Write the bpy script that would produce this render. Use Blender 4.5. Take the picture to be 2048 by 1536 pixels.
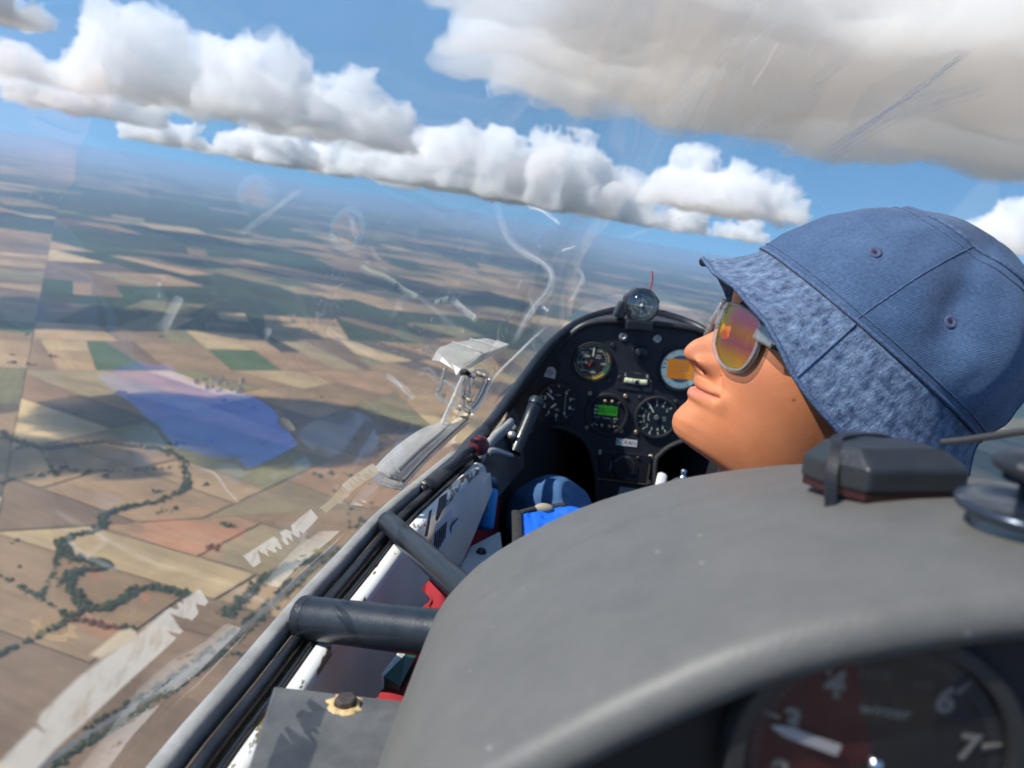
import bpy, bmesh, math, random
import numpy as np
from mathutils import Vector, Matrix, noise as mnoise
try:
    import openvdb
except Exception:
    openvdb = None

S = bpy.context.scene
COL = S.collection
for _o in list(bpy.data.objects):
    bpy.data.objects.remove(_o)

# ------------------------------------------------------------------ camera
# aircraft frame: x right, y forward, z up, origin at the phone; world frame: z up, same origin
FOC = 1518.0                                   # focal length in pixels of a 2048 px wide frame
_f = Vector(((1070 - 1024) / FOC, -(490 - 768) / FOC, -1)).normalized()     # aircraft forward, seen by the camera
_u = Vector((math.sin(math.radians(5.2)), math.cos(math.radians(5.2)), 0))
_u = (_u - _f * _u.dot(_f)).normalized()
_r = _f.cross(_u).normalized()
CAM2AIR = Matrix((_r, _f, _u))                 # 3x3, rows are the aircraft axes in camera space
_h1 = Vector((0 - 1024, -(262 - 768), -FOC)); _h2 = Vector((1400 - 1024, -(505 - 768), -FOC))
_n = _h2.cross(_h1).normalized()               # world up seen by the camera (from the horizon line)
if _n.y < 0: _n = -_n
_wy = (_f - _n * _f.dot(_n)).normalized()
_wx = _wy.cross(_n).normalized()
CAM2W = Matrix((_wx, _wy, _n))
AIR2W = (CAM2W @ CAM2AIR.transposed()).to_4x4()  # the banked glider in the level world

cam_data = bpy.data.cameras.new('camera')
cam = bpy.data.objects.new('camera', cam_data)
COL.objects.link(cam)
cam.matrix_world = CAM2W.to_4x4()
cam_data.sensor_width = 36.0
cam_data.lens = 36.0 * FOC / 2048.0
cam_data.clip_start = 0.01
cam_data.clip_end = 300000
cam_data.dof.use_dof = True
cam_data.dof.focus_distance = 0.66
cam_data.dof.aperture_fstop = 8.2
S.camera = cam

# ------------------------------------------------------------------ sun, sky, exposure
SUN_AIR = Vector((-0.60, -0.24, 0.76)).normalized()
SUN = (AIR2W.to_3x3() @ SUN_AIR).normalized()
sun_data = bpy.data.lights.new('sun', 'SUN')
sun_data.energy = 5.0
sun_data.angle = math.radians(0.55)
sun_data.color = (1.0, 0.955, 0.88)
sun = bpy.data.objects.new('sun', sun_data)
COL.objects.link(sun)
sun.rotation_euler = SUN.to_track_quat('Z', 'Y').to_euler()
W = bpy.data.worlds.new('World')
S.world = W
W.use_nodes = True
_nt = W.node_tree
_bg = _nt.nodes['Background']
_sky = _nt.nodes.new('ShaderNodeTexSky')
_sky.sky_type = 'NISHITA'
_sky.sun_disc = False
_sky.sun_elevation = math.asin(SUN.z)
_sky.sun_rotation = math.atan2(SUN.x, SUN.y)
_sky.altitude = 900
_sky.air_density = 1.0
_sky.dust_density = 0.0
_sky.ozone_density = 1.0
_tc = _nt.nodes.new('ShaderNodeTexCoord')
_add = _nt.nodes.new('ShaderNodeVectorMath'); _add.operation = 'MULTIPLY_ADD'      # keep clear of the sky model's murky last degrees
_add.inputs[1].default_value = (1, 1, 0.85); _add.inputs[2].default_value = (0, 0, 0.24)
_nt.links.new(_tc.outputs['Generated'], _add.inputs[0])
_nt.links.new(_add.outputs[0], _sky.inputs['Vector'])
_wb = _nt.nodes.new('ShaderNodeVectorMath'); _wb.operation = 'MULTIPLY'; _wb.inputs[1].default_value = (0.80, 1.10, 1.16)   # the phone's cyan-blue rendering of the sky
_nt.links.new(_sky.outputs[0], _wb.inputs[0])
_nt.links.new(_wb.outputs[0], _bg.inputs[0])
_bg.inputs[1].default_value = 0.13
S.view_settings.view_transform = 'Standard'
S.view_settings.look = 'None'
S.view_settings.exposure = 0.33
S.view_settings.gamma = 1.0
S.view_settings.use_curve_mapping = False
S.render.engine = 'CYCLES'
S.cycles.use_denoising = True
S.cycles.max_bounces = 24
S.cycles.diffuse_bounces = 2
S.cycles.glossy_bounces = 3
S.cycles.transmission_bounces = 8
S.cycles.transparent_max_bounces = 16
S.cycles.volume_bounces = 12
S.cycles.caustics_reflective = False
S.cycles.caustics_refractive = False
S.cycles.use_adaptive_sampling = True
S.cycles.adaptive_threshold = 0.035
S.cycles.sample_clamp_indirect = 6.0

# ------------------------------------------------------------------ helpers
R = math.radians
AIR_OBJS = []                                   # top-level objects built in the aircraft frame

def ray(px, py):
    return (CAM2AIR @ Vector((px - 1024, 768 - py, -FOC))).normalized()
def at(px, py, y=None, x=None, z=None, d=None):
    """the point of the aircraft frame seen at (px, py) of the 2048 px photograph, at one known coordinate"""
    r = ray(px, py)
    if y is not None: return r * (y / r.y)
    if x is not None: return r * (x / r.x)
    if z is not None: return r * (z / r.z)
    return r * d
def wray(px, py):
    return (CAM2W @ Vector((px - 1024, 768 - py, -FOC))).normalized()
GROUND_Z = -750.0
def gat(px, py):
    r = wray(px, py)
    return r * (GROUND_Z / r.z)

MATS = {}
def nmat(name):
    m = bpy.data.materials.new(name); m.use_nodes = True
    MATS[name] = m
    nt = m.node_tree
    return m, nt, nt.nodes['Principled BSDF']
def rgba(c): return (c[0], c[1], c[2], 1.0)
def mat(name, col, rough=0.5, metal=0.0, var=0.0, scale=30.0, bump=0.0, bscale=200.0, col2=None, spec=0.5,
        coat=0.0, detail=4.0, rvar=0.0, sss=0.0, emit=None):
    """principled material with noise colour variation, fine bump and roughness wear"""
    if name in MATS: return MATS[name]
    m, nt, b = nmat(name)
    L = nt.links.new; N = nt.nodes.new
    b.inputs['Roughness'].default_value = rough
    b.inputs['Metallic'].default_value = metal
    b.inputs['Specular IOR Level'].default_value = spec
    b.inputs['Coat Weight'].default_value = coat
    b.inputs['Base Color'].default_value = rgba(col)
    tc = N('ShaderNodeTexCoord')
    if var or col2 or rvar:
        nz = N('ShaderNodeTexNoise'); nz.inputs['Scale'].default_value = scale; nz.inputs['Detail'].default_value = detail
        nz.inputs['Roughness'].default_value = 0.62
        L(tc.outputs['Object'], nz.inputs['Vector'])
        if var or col2:
            mx = N('ShaderNodeMix'); mx.data_type = 'RGBA'
            c2 = col2 if col2 else tuple(min(1, c * (1 + var)) for c in col)
            c1 = col if col2 else tuple(c * (1 - var) for c in col)
            mx.inputs[6].default_value = rgba(c1); mx.inputs[7].default_value = rgba(c2)
            mr = N('ShaderNodeMapRange'); mr.inputs[1].default_value = 0.32; mr.inputs[2].default_value = 0.68
            L(nz.outputs['Fac'], mr.inputs[0]); L(mr.outputs[0], mx.inputs[0]); L(mx.outputs[2], b.inputs['Base Color'])
        if rvar:
            mr2 = N('ShaderNodeMapRange'); mr2.inputs[1].default_value = 0.3; mr2.inputs[2].default_value = 0.7
            mr2.inputs[3].default_value = max(0, rough - rvar); mr2.inputs[4].default_value = min(1, rough + rvar)
            L(nz.outputs['Fac'], mr2.inputs[0]); L(mr2.outputs[0], b.inputs['Roughness'])
    if bump:
        nb = N('ShaderNodeTexNoise'); nb.inputs['Scale'].default_value = bscale; nb.inputs['Detail'].default_value = 3
        L(tc.outputs['Object'], nb.inputs['Vector'])
        bp = N('ShaderNodeBump'); bp.inputs['Strength'].default_value = 1.0; bp.inputs['Distance'].default_value = bump
        L(nb.outputs['Fac'], bp.inputs['Height']); L(bp.outputs[0], b.inputs['Normal'])
    if emit:
        b.inputs['Emission Color'].default_value = rgba(emit[0]); b.inputs['Emission Strength'].default_value = emit[1]
    return m

def schlick(nt, f0):
    """reflectance of a thin clear sheet, the same from both sides"""
    lw = nt.nodes.new('ShaderNodeLayerWeight'); lw.inputs[0].default_value = 0.5
    p = nt.nodes.new('ShaderNodeMath'); p.operation = 'POWER'; p.inputs[1].default_value = 5.0
    q = nt.nodes.new('ShaderNodeMath'); q.operation = 'MULTIPLY_ADD'; q.inputs[1].default_value = 1 - f0; q.inputs[2].default_value = f0
    nt.links.new(lw.outputs['Facing'], p.inputs[0]); nt.links.new(p.outputs[0], q.inputs[0])
    return q
def tag(o, label=None, cat=None, group=None, kind=None):
    if label: o['label'] = label
    if cat: o['category'] = cat
    if group: o['group'] = group
    if kind: o['kind'] = kind
    return o
def link(o, parent=None, air=True):
    COL.objects.link(o)
    if parent is not None: o.parent = parent
    elif air: AIR_OBJS.append(o)
    return o
def thing(name, label, cat, loc=(0, 0, 0), rot=None, group=None, air=True):
    o = bpy.data.objects.new(name, None)
    o.empty_display_size = 0.02
    m = Matrix.Translation(Vector(loc))
    if rot is not None: m = m @ rot.to_4x4()
    o.matrix_world = m
    link(o, None, air)
    return tag(o, label, cat, group)
def obj(name, bm, m, parent=None, air=True, smooth=True, label=None, loc=None, rot=None, bevel=0.0, sub=0, autos=None):
    """links a bmesh / (verts, faces) / mesh as ONE mesh object"""
    if isinstance(bm, tuple):
        me = bpy.data.meshes.new(name); me.from_pydata([tuple(v) for v in bm[0]], [], bm[1]); me.update()
    elif isinstance(bm, bpy.types.Mesh): me = bm
    else:
        me = bpy.data.meshes.new(name)
        bmesh.ops.recalc_face_normals(bm, faces=bm.faces)
        bm.to_mesh(me); bm.free()
    if m is not None and not me.materials:
        me.materials.append(MATS[m] if isinstance(m, str) else m)
    if smooth:
        me.shade_smooth()
        if autos is not None: me.set_sharp_from_angle(angle=R(autos))
    o = bpy.data.objects.new(name, me)
    mm = Matrix.Translation(Vector(loc)) if loc is not None else Matrix.Identity(4)
    if rot is not None: mm = mm @ rot.to_4x4()
    o.matrix_local = mm
    link(o, parent, air)
    if bevel:
        md = o.modifiers.new('bevel', 'BEVEL'); md.width = bevel; md.segments = 2; md.limit_method = 'ANGLE'; md.angle_limit = R(35)
    if sub:
        md = o.modifiers.new('sub', 'SUBSURF'); md.levels = sub; md.render_levels = sub
    if label: o['label'] = label
    return o

def frame_z(n, up=Vector((0, 0, 1))):
    """rotation whose local z is n and local y is as close to up as can be"""
    z = Vector(n).normalized(); y = Vector(up) - z * Vector(up).dot(z)
    if y.length < 1e-6: y = Vector((0, 1, 0)) - z * z.y
    y.normalize(); x = y.cross(z)
    return Matrix((x, y, z)).transposed()

def b_box(bm, c, s, rot=None):
    M = Matrix.Translation(Vector(c))
    if rot is not None: M = M @ rot.to_4x4()
    return bmesh.ops.create_cube(bm, size=1.0, matrix=M @ Matrix.Diagonal((s[0], s[1], s[2], 1)))['verts']
def b_cyl(bm, p0, p1, r0, r1=None, seg=24, caps=True):
    p0 = Vector(p0); p1 = Vector(p1); d = p1 - p0
    M = Matrix.Translation((p0 + p1) / 2) @ frame_z(d).to_4x4()
    return bmesh.ops.create_cone(bm, cap_ends=caps, segments=seg, radius1=r0, radius2=r0 if r1 is None else r1, depth=d.length, matrix=M)['verts']
def b_sphere(bm, c, r, seg=24, scale=(1, 1, 1), rot=None):
    M = Matrix.Translation(Vector(c))
    if rot is not None: M = M @ rot.to_4x4()
    return bmesh.ops.create_uvsphere(bm, u_segments=seg, v_segments=max(6, seg // 2), radius=r, matrix=M @ Matrix.Diagonal((*scale, 1)))['verts']
def smooth_path(pts, n=8, closed=False):
    """Catmull-Rom through the points"""
    P = [Vector(p) for p in pts]; out = []
    k = len(P)
    rng = range(k if closed else k - 1)
    for i in rng:
        if closed: a, b, c, d = P[(i - 1) % k], P[i], P[(i + 1) % k], P[(i + 2) % k]
        else: a, b, c, d = P[max(i - 1, 0)], P[i], P[i + 1], P[min(i + 2, k - 1)]
        for j in range(n):
            t = j / n
            out.append(0.5 * ((2 * b) + (c - a) * t + (2 * a - 5 * b + 4 * c - d) * t * t + (3 * b - a - 3 * c + d) * t ** 3))
    if not closed: out.append(P[-1].copy())
    return out
def b_sweep(bm, path, section, up=Vector((0, 0, 1)), closed_sec=True, caps=True, scale=None, closed=False):
    """sweeps a 2D section [(a, b)...] along a path; a along the sideways axis, b along up"""
    rows = []; n = len(path)
    for i, p in enumerate(path):
        p = Vector(p)
        if closed: t = Vector(path[(i + 1) % n]) - Vector(path[i - 1])
        else: t = Vector(path[min(i + 1, n - 1)]) - Vector(path[max(i - 1, 0)])
        t.normalize(); u = up(i) if callable(up) else up
        s = t.cross(u).normalized(); w = s.cross(t).normalized()
        k = scale(i / max(1, n - 1)) if scale else 1.0
        rows.append([bm.verts.new(p + s * (a * k) + w * (b * k)) for a, b in section])
    m = len(section)
    for i in range(n if closed else n - 1):
        r0, r1 = rows[i], rows[(i + 1) % n]
        for j in range(m if closed_sec else m - 1):
            bm.faces.new((r0[j], r0[(j + 1) % m], r1[(j + 1) % m], r1[j]))
    if caps and closed_sec and not closed:
        bm.faces.new(rows[0][::-1]); bm.faces.new(rows[-1])
    return rows
def circ(r, n=12, rb=None):
    return [(r * math.cos(2 * math.pi * i / n), (rb or r) * math.sin(2 * math.pi * i / n)) for i in range(n)]
def b_grid(bm, rows, closed_u=False, closed_v=False):
    V = [[bm.verts.new(p) for p in r] for r in rows]
    nr = len(V); nc = len(V[0])
    for i in range(nr if closed_v else nr - 1):
        for j in range(nc if closed_u else nc - 1):
            bm.faces.new((V[i][j], V[i][(j + 1) % nc], V[(i + 1) % nr][(j + 1) % nc], V[(i + 1) % nr][j]))
    return V
def b_prism(bm, pts, h, M=None):
    """extrudes a polygon [(x, y)] from z 0 to z h"""
    M = M or Matrix.Identity(4)
    a = [bm.verts.new(M @ Vector((p[0], p[1], 0))) for p in pts]
    b = [bm.verts.new(M @ Vector((p[0], p[1], h))) for p in pts]
    bm.faces.new(a[::-1]); bm.faces.new(b)
    for i in range(len(pts)):
        j = (i + 1) % len(pts); bm.faces.new((a[i], a[j], b[j], b[i]))
def b_lathe(bm, prof, seg=32, M=None):
    """turns [(r, z)] about z"""
    M = M or Matrix.Identity(4)
    rows = [[bm.verts.new(M @ Vector((r * math.cos(2 * math.pi * j / seg), r * math.sin(2 * math.pi * j / seg), z))) for j in range(seg)] for r, z in prof]
    for i in range(len(rows) - 1):
        for j in range(seg):
            k = (j + 1) % seg
            bm.faces.new((rows[i][j], rows[i][k], rows[i + 1][k], rows[i + 1][j]))
    return rows
def NB(): return bmesh.new()

# value noise on numpy grids
_rs = np.random.RandomState(7)
_LAT = _rs.rand(48, 48, 48).astype(np.float32)
def vnoise(x, y, z):
    xi = np.floor(x).astype(np.int32); yi = np.floor(y).astype(np.int32); zi = np.floor(z).astype(np.int32)
    fx = (x - xi).astype(np.float32); fy = (y - yi).astype(np.float32); fz = (z - zi).astype(np.float32)
    fx = fx * fx * (3 - 2 * fx); fy = fy * fy * (3 - 2 * fy); fz = fz * fz * (3 - 2 * fz)
    x0 = xi % 48; x1 = (xi + 1) % 48; y0 = yi % 48; y1 = (yi + 1) % 48; z0 = zi % 48; z1 = (zi + 1) % 48
    c = _LAT
    a = c[x0, y0, z0] * (1 - fx) + c[x1, y0, z0] * fx; b = c[x0, y1, z0] * (1 - fx) + c[x1, y1, z0] * fx
    d = c[x0, y0, z1] * (1 - fx) + c[x1, y0, z1] * fx; e = c[x0, y1, z1] * (1 - fx) + c[x1, y1, z1] * fx
    a = a * (1 - fy) + b * fy; d = d * (1 - fy) + e * fy
    return a * (1 - fz) + d * fz
def sdf_mesh(name, arr, origin, h, adapt=0.0):
    """zero surface of a distance grid as a mesh"""
    g = openvdb.FloatGrid(h * 3); g.copyFromArray(arr.astype(np.float32))
    g.transform = openvdb.createLinearTransform(voxelSize=h)
    pts, tris, quads = g.convertToPolygons(isovalue=0.0, adaptivity=adapt)
    pts = pts + np.array(origin)
    me = bpy.data.meshes.new(name)
    nq, nt3 = len(quads), len(tris)
    me.vertices.add(len(pts)); me.vertices.foreach_set('co', pts.astype(np.float32).ravel())
    me.loops.add(4 * nq + 3 * nt3); me.loops.foreach_set('vertex_index', np.concatenate([quads.ravel(), tris.ravel()]).astype(np.int32))
    me.polygons.add(nq + nt3); me.polygons.foreach_set('loop_start', np.concatenate([np.arange(nq) * 4, 4 * nq + np.arange(nt3) * 3]).astype(np.int32))
    me.update(calc_edges=True); me.validate()
    return me

# ------------------------------------------------------------------ land: fields, hedges, woods, villages
random.seed(11)
def attr_mat(name, rough=0.95, var=0.38, stripes=True):
    m, nt, b = nmat(name); L = nt.links.new; N = nt.nodes.new
    a = N('ShaderNodeVertexColor'); a.layer_name = 'tint'
    tc = N('ShaderNodeTexCoord')
    n1 = N('ShaderNodeTexNoise'); n1.inputs['Scale'].default_value = 0.006; n1.inputs['Detail'].default_value = 6; n1.inputs['Roughness'].default_value = 0.6
    n2 = N('ShaderNodeTexNoise'); n2.inputs['Scale'].default_value = 0.075; n2.inputs['Detail'].default_value = 5
    vr = N('ShaderNodeVectorRotate'); vr.rotation_type = 'Z_AXIS'; an = N('ShaderNodeMath'); an.operation = 'MULTIPLY'; an.inputs[1].default_value = math.pi; L(a.outputs['Alpha'], an.inputs[0]); L(an.outputs[0], vr.inputs['Angle'])
    mp = N('ShaderNodeMapping'); mp.inputs['Scale'].default_value = (1, 0.04, 1)                     # drilling and harvest streaks along each field
    L(tc.outputs['Object'], n1.inputs['Vector']); L(tc.outputs['Object'], vr.inputs['Vector']); L(vr.outputs[0], mp.inputs['Vector']); L(mp.outputs[0], n2.inputs['Vector'])
    ad = N('ShaderNodeMath'); ad.operation = 'MULTIPLY_ADD'; ad.inputs[1].default_value = 0.45
    L(n2.outputs['Fac'], ad.inputs[0]); L(n1.outputs['Fac'], ad.inputs[2])
    mr = N('ShaderNodeMapRange'); mr.inputs[1].default_value = 0.45; mr.inputs[2].default_value = 1.0; mr.inputs[3].default_value = 1 - var; mr.inputs[4].default_value = 1 + var
    L(ad.outputs[0], mr.inputs[0])
    mx = N('ShaderNodeVectorMath'); mx.operation = 'SCALE'
    L(a.outputs['Color'], mx.inputs[0]); L(mr.outputs[0], mx.inputs['Scale']); L(mx.outputs[0], b.inputs['Base Color'])
    b.inputs['Roughness'].default_value = rough; b.inputs['Specular IOR Level'].default_value = 0.1
    return m
M_field = attr_mat('field_soil')
M_verge = mat('verge_grass', (0.20, 0.16, 0.09), 0.95, var=0.3, scale=0.004, spec=0.1)
M_leaf = mat('hedge_leaf', (0.026, 0.040, 0.018), 0.9, col2=(0.075, 0.085, 0.035), scale=0.11, spec=0.1)

gb = NB()
for i in range(1):
    n = 64
    c = gb.verts.new((0, 0, -3)); ring = [gb.verts.new((90000 * math.cos(2 * math.pi * k / n), 90000 * math.sin(2 * math.pi * k / n), -3)) for k in range(n)]
    for k in range(n): gb.faces.new((c, ring[k], ring[(k + 1) % n]))
ground = obj('ground', gb, M_verge, air=False, smooth=False, loc=(0, 0, GROUND_Z))
tag(ground, 'wide tan and green farmland far below the glider', 'ground', kind='structure')

PAL = [((0.34, 0.225, 0.13), 7), ((0.27, 0.175, 0.105), 7), ((0.42, 0.30, 0.17), 3), ((0.19, 0.125, 0.085), 4), ((0.13, 0.095, 0.072), 4),
       ((0.075, 0.105, 0.045), 2), ((0.17, 0.15, 0.08), 3), ((0.25, 0.19, 0.115), 4), ((0.29, 0.175, 0.105), 3)]
PALW = [p for p, w in PAL for _ in range(w)]
WOOD = (0.028, 0.042, 0.022)
def split_poly(poly, p, n):
    A, B = [], []
    k = len(poly)
    for i in range(k):
        a, b = poly[i], poly[(i + 1) % k]
        da = (a[0] - p[0]) * n[0] + (a[1] - p[1]) * n[1]; db = (b[0] - p[0]) * n[0] + (b[1] - p[1]) * n[1]
        (A if da >= 0 else B).append(a)
        if da * db < 0:
            t = da / (da - db); q = (a[0] + (b[0] - a[0]) * t, a[1] + (b[1] - a[1]) * t)
            A.append(q); B.append(q)
    return A, B
def area(poly):
    return abs(sum(poly[i - 1][0] * poly[i][1] - poly[i][0] * poly[i - 1][1] for i in range(len(poly)))) / 2
FIELDS = []
_cd = wray(700, 700); CAZ = math.atan2(_cd.x, _cd.y)
def want(cx, cy):
    d = math.hypot(cx, cy)
    return 46000 * min(14, max(1.0, (d / 4200) ** 1.4))
def rec(poly, ang, depth):
    a = area(poly)
    cx = sum(p[0] for p in poly) / len(poly); cy = sum(p[1] for p in poly) / len(poly)
    d = math.hypot(cx, cy); az = (math.atan2(cx, cy) - CAZ + math.pi) % (2 * math.pi) - math.pi
    ext = math.sqrt(a)
    if d - ext > 3000 and abs(az) > R(52) + ext / max(d, 1): return
    if d - ext * 1.2 > 42000: return
    if depth > 3 and a < want(cx, cy) * random.uniform(0.7, 3.2) or depth > 22:
        FIELDS.append((poly, cx, cy, ang)); return
    # split across the longer direction most of the time
    if random.random() < 0.3 and a > 4e5: ang = ang + random.uniform(-0.5, 0.5)
    e = []
    for th in (ang, ang + math.pi / 2):
        n = (math.cos(th), math.sin(th)); pr = [p[0] * n[0] + p[1] * n[1] for p in poly]; e.append(max(pr) - min(pr))
    strip = 1.0 if a > 3e5 else 0.42
    th = ang if e[0] > e[1] * strip else ang + math.pi / 2
    th += random.gauss(0, 0.05)
    n = (math.cos(th), math.sin(th))
    pr = [p[0] * n[0] + p[1] * n[1] for p in poly]
    t = random.uniform(0.36, 0.64); s = min(pr) + (max(pr) - min(pr)) * t
    A, B = split_poly(poly, (n[0] * s, n[1] * s), n)
    for q in (A, B):
        if len(q) >= 3: rec(q, ang, depth + 1)
G = 45000
rec([(-G, -G), (G, -G), (G, G), (-G, G)], 0.55, 0)
def inset(poly, k):
    cx = sum(p[0] for p in poly) / len(poly); cy = sum(p[1] for p in poly) / len(poly)
    out = []
    for p in poly:
        d = math.hypot(p[0] - cx, p[1] - cy) or 1; f = max(0.5, 1 - k / d)
        out.append((cx + (p[0] - cx) * f, cy + (p[1] - cy) * f))
    return out
def wood_at(x, y):
    v = mnoise.fractal(Vector((x / 5200, y / 2600, 3.3)), 1.0, 2.0, 4)
    return v
_cw = CAM2W.transposed()
def pix(v):
    c = _cw @ Vector(v)
    return (1024 + FOC * c.x / -c.z, 768 - FOC * c.y / -c.z) if c.z < 0 else (-9999, -9999)
big = []
fv, ff, fc = [], [], []
for (poly, cx, cy, ang) in FIELDS:
    d = math.hypot(cx, cy)
    px, py = pix((cx, cy, GROUND_Z))
    wd = wood_at(cx, cy)
    col = random.choice(PALW)
    if d < 2300 and col[1] > col[0]: col = random.choice(PALW[:20])
    wooded = wd > (0.12 if d > 6500 else 0.22 if d > 4200 else 0.42) and d > 2600
    if -200 < px < 560 and 560 < py < 720 and wd > -0.25 and random.random() < 0.7: wooded = True
    if d > 9000 and random.random() < 0.24: wooded = True
    if wooded: col = tuple(c * random.uniform(0.8, 1.5) for c in WOOD)
    f = random.uniform(0.85, 1.16); col = (col[0] * f, col[1] * f * 0.98, col[2] * f * 0.86)
    col = (*col, ((-ang + random.choice((0, 0, 0, math.pi / 2)) + random.gauss(0, 0.04)) / math.pi) % 1.0)
    P = inset(poly, random.uniform(1.5, 5) if d < 6000 else 0)
    inview = -60 < px < 2100 and -60 < py < 1600
    if inview and not wooded and d < 7500:
        big.append((area(poly) / d ** 2 * abs(GROUND_Z) / d, P, col, cx, cy))
    else:
        i0 = len(fv); fv += [(p[0], p[1], 0) for p in P]; ff.append(tuple(range(i0, len(fv)))); fc.append(col)
big.sort(key=lambda t: -t[0])
for t in big[220:]:
    i0 = len(fv); fv += [(p[0], p[1], 0) for p in t[1]]; ff.append(tuple(range(i0, len(fv)))); fc.append(t[2])
def field_obj(name, verts, faces, cols, parent, loc=(0, 0, 0)):
    me = bpy.data.meshes.new(name); me.from_pydata(verts, [], faces); me.update()
    at_ = me.color_attributes.new('tint', 'FLOAT_COLOR', 'CORNER')
    buf = []
    for f, c in zip(faces, cols): buf += [c[0], c[1], c[2], c[3] if len(c) > 3 else 0.5] * len(f)
    at_.data.foreach_set('color', buf)
    me.materials.append(M_field)
    o = bpy.data.objects.new(name, me); o.location = loc; link(o, parent)
    return o
far_fields = field_obj('field_patchwork', fv, ff, fc, ground, (0, 0, 0)); far_fields['kind'] = 'stuff'
for t in big[:220]:
    field_obj('field', [(p[0] - t[3], p[1] - t[4], 0) for p in t[1]], [tuple(range(len(t[1])))], [t[2]], ground, (t[3], t[4], 0.4))

# ---- hedges and river trees: leafy crowns along traced lines
def px3(pts): return [gat(x / 2, 768 + y / 2) for x, y in pts]      # from the enlarged lower-left quarter
LINES = [
    (px3([(-60, 205), (60, 225), (170, 258), (260, 250), (400, 235), (520, 250), (640, 262), (720, 300), (745, 380), (730, 430), (600, 480), (480, 500), (420, 530), (400, 580), (290, 610), (250, 640), (262, 680), (340, 712), (410, 715), (400, 740), (300, 755), (270, 785), (290, 830), (340, 890), (390, 900), (470, 880), (520, 840), (600, 815), (700, 830), (760, 850)]), 13, 1.0),
    (px3([(330, 890), (290, 940), (200, 985), (100, 1035), (-40, 1100)]), 9, 0.8),
    (px3([(290, 940), (160, 860), (60, 800), (-40, 740)]), 6, 0.6),
    (px3([(250, 610), (215, 740), (160, 860)]), 6, 0.6),
    (px3([(290, 940), (420, 970), (540, 985)]), 9, 0.8),
    (px3([(1290, 690), (1200, 720), (1100, 755), (1040, 800), (960, 880), (900, 930)]), 16, 1.1),
    (px3([(1240, 1020), (1100, 1095), (960, 1085), (840, 1075)]), 6, 0.6),
    (px3([(0, 190), (80, 240), (190, 265)]), 8, 0.8),
    (px3([(60, 260), (140, 250), (200, 330), (230, 370)]), 5, 0.5),
    (px3([(0, 400), (90, 372), (250, 350), (480, 350), (690, 335)]), 5, 0.5),
]
def crown_mesh(seed):
    bm = NB(); bmesh.ops.create_icosphere(bm, subdivisions=2, radius=1)
    for v in bm.verts:
        n = mnoise.noise(v.co * 1.9 + Vector((seed * 7.1, 0, 0))); n2 = mnoise.noise(v.co * 4.5 + Vector((0, seed * 3.3, 0)))
        v.co *= 1 + 0.38 * n + 0.22 * n2
        if v.co.z < -0.35: v.co.z = -0.35
    vs = [v.co.copy() for v in bm.verts]; fs = [tuple(v.index for v in f.verts) for f in bm.faces]; bm.free()
    return vs, fs
CROWNS = [crown_mesh(s) for s in range(6)]
def tree_belt(name, pts, w, dens, label, cat):
    path = smooth_path(pts, 10); V, F = [], []
    L = sum((path[i + 1] - path[i]).length for i in range(len(path) - 1))
    n = int(L / 1.5 * dens * max(1, w / 8))
    n = min(n, 3200)
    for k in range(n):
        t = random.random() * (len(path) - 1); i = int(t); p = path[i].lerp(path[i + 1], t - i)
        d = (path[i + 1] - path[i]).normalized(); s = Vector((-d.y, d.x, 0))
        c = p + s * random.gauss(0, w * 0.42); r = random.choice((random.uniform(1.2, 2.6), random.uniform(2.0, 4.8))) * (1 if w > 7 else 0.8)
        vs, fs = random.choice(CROWNS); i0 = len(V); a = random.random() * 6.3; ca, sa = math.cos(a), math.sin(a)
        for v in vs: V.append((c.x + r * (v.x * ca - v.y * sa), c.y + r * (v.x * sa + v.y * ca), GROUND_Z + r * 0.5 + r * v.z * random.uniform(1.0, 1.25)))
        F += [tuple(i0 + q for q in f) for f in fs]
    o = obj(name, (V, F), M_leaf, air=False, smooth=False)
    tag(o, label, cat, kind='stuff'); return o
BELTS = ['winding line of river trees looping between tan fields', 'hedge running down to the lower left field corner', 'thin hedge above the dark ploughed field at the left edge',
         'short hedge joining the river bend to the hedge crossing', 'hedge on the far side of the olive meadow', 'broad belt of trees beside the canopy rail',
         'low hedge between two tan fields near the rail', 'dark hedge at the left edge of the picture', 'thin hedge between the pale green strips', 'thin hedge under the big cloud shadow']
for (pts, w, dn), lb in zip(LINES, BELTS):
    tree_belt('tree_belt', pts, w, dn, lb, 'trees')
# scattered bushes and small copses
V, F = [], []
for k in range(150):
    x, y = random.uniform(0, 1024), random.uniform(560, 1150)
    p = gat(x, y)
    if mnoise.noise(p * 0.004) < 0.0: continue
    for q in range(random.randint(1, 5)):
        r = random.uniform(2, 5.5); vs, fs = random.choice(CROWNS); i0 = len(V)
        cx, cy = p.x + random.gauss(0, 9), p.y + random.gauss(0, 9)
        V += [(cx + r * v.x, cy + r * v.y, GROUND_Z + r * 0.5 + r * v.z) for v in vs]; F += [tuple(i0 + a for a in f) for f in fs]
tag(obj('scattered_bushes', (V, F), M_leaf, air=False, smooth=False), 'scattered dark bushes and copses dotted over the fields', 'bushes', kind='stuff')
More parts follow.
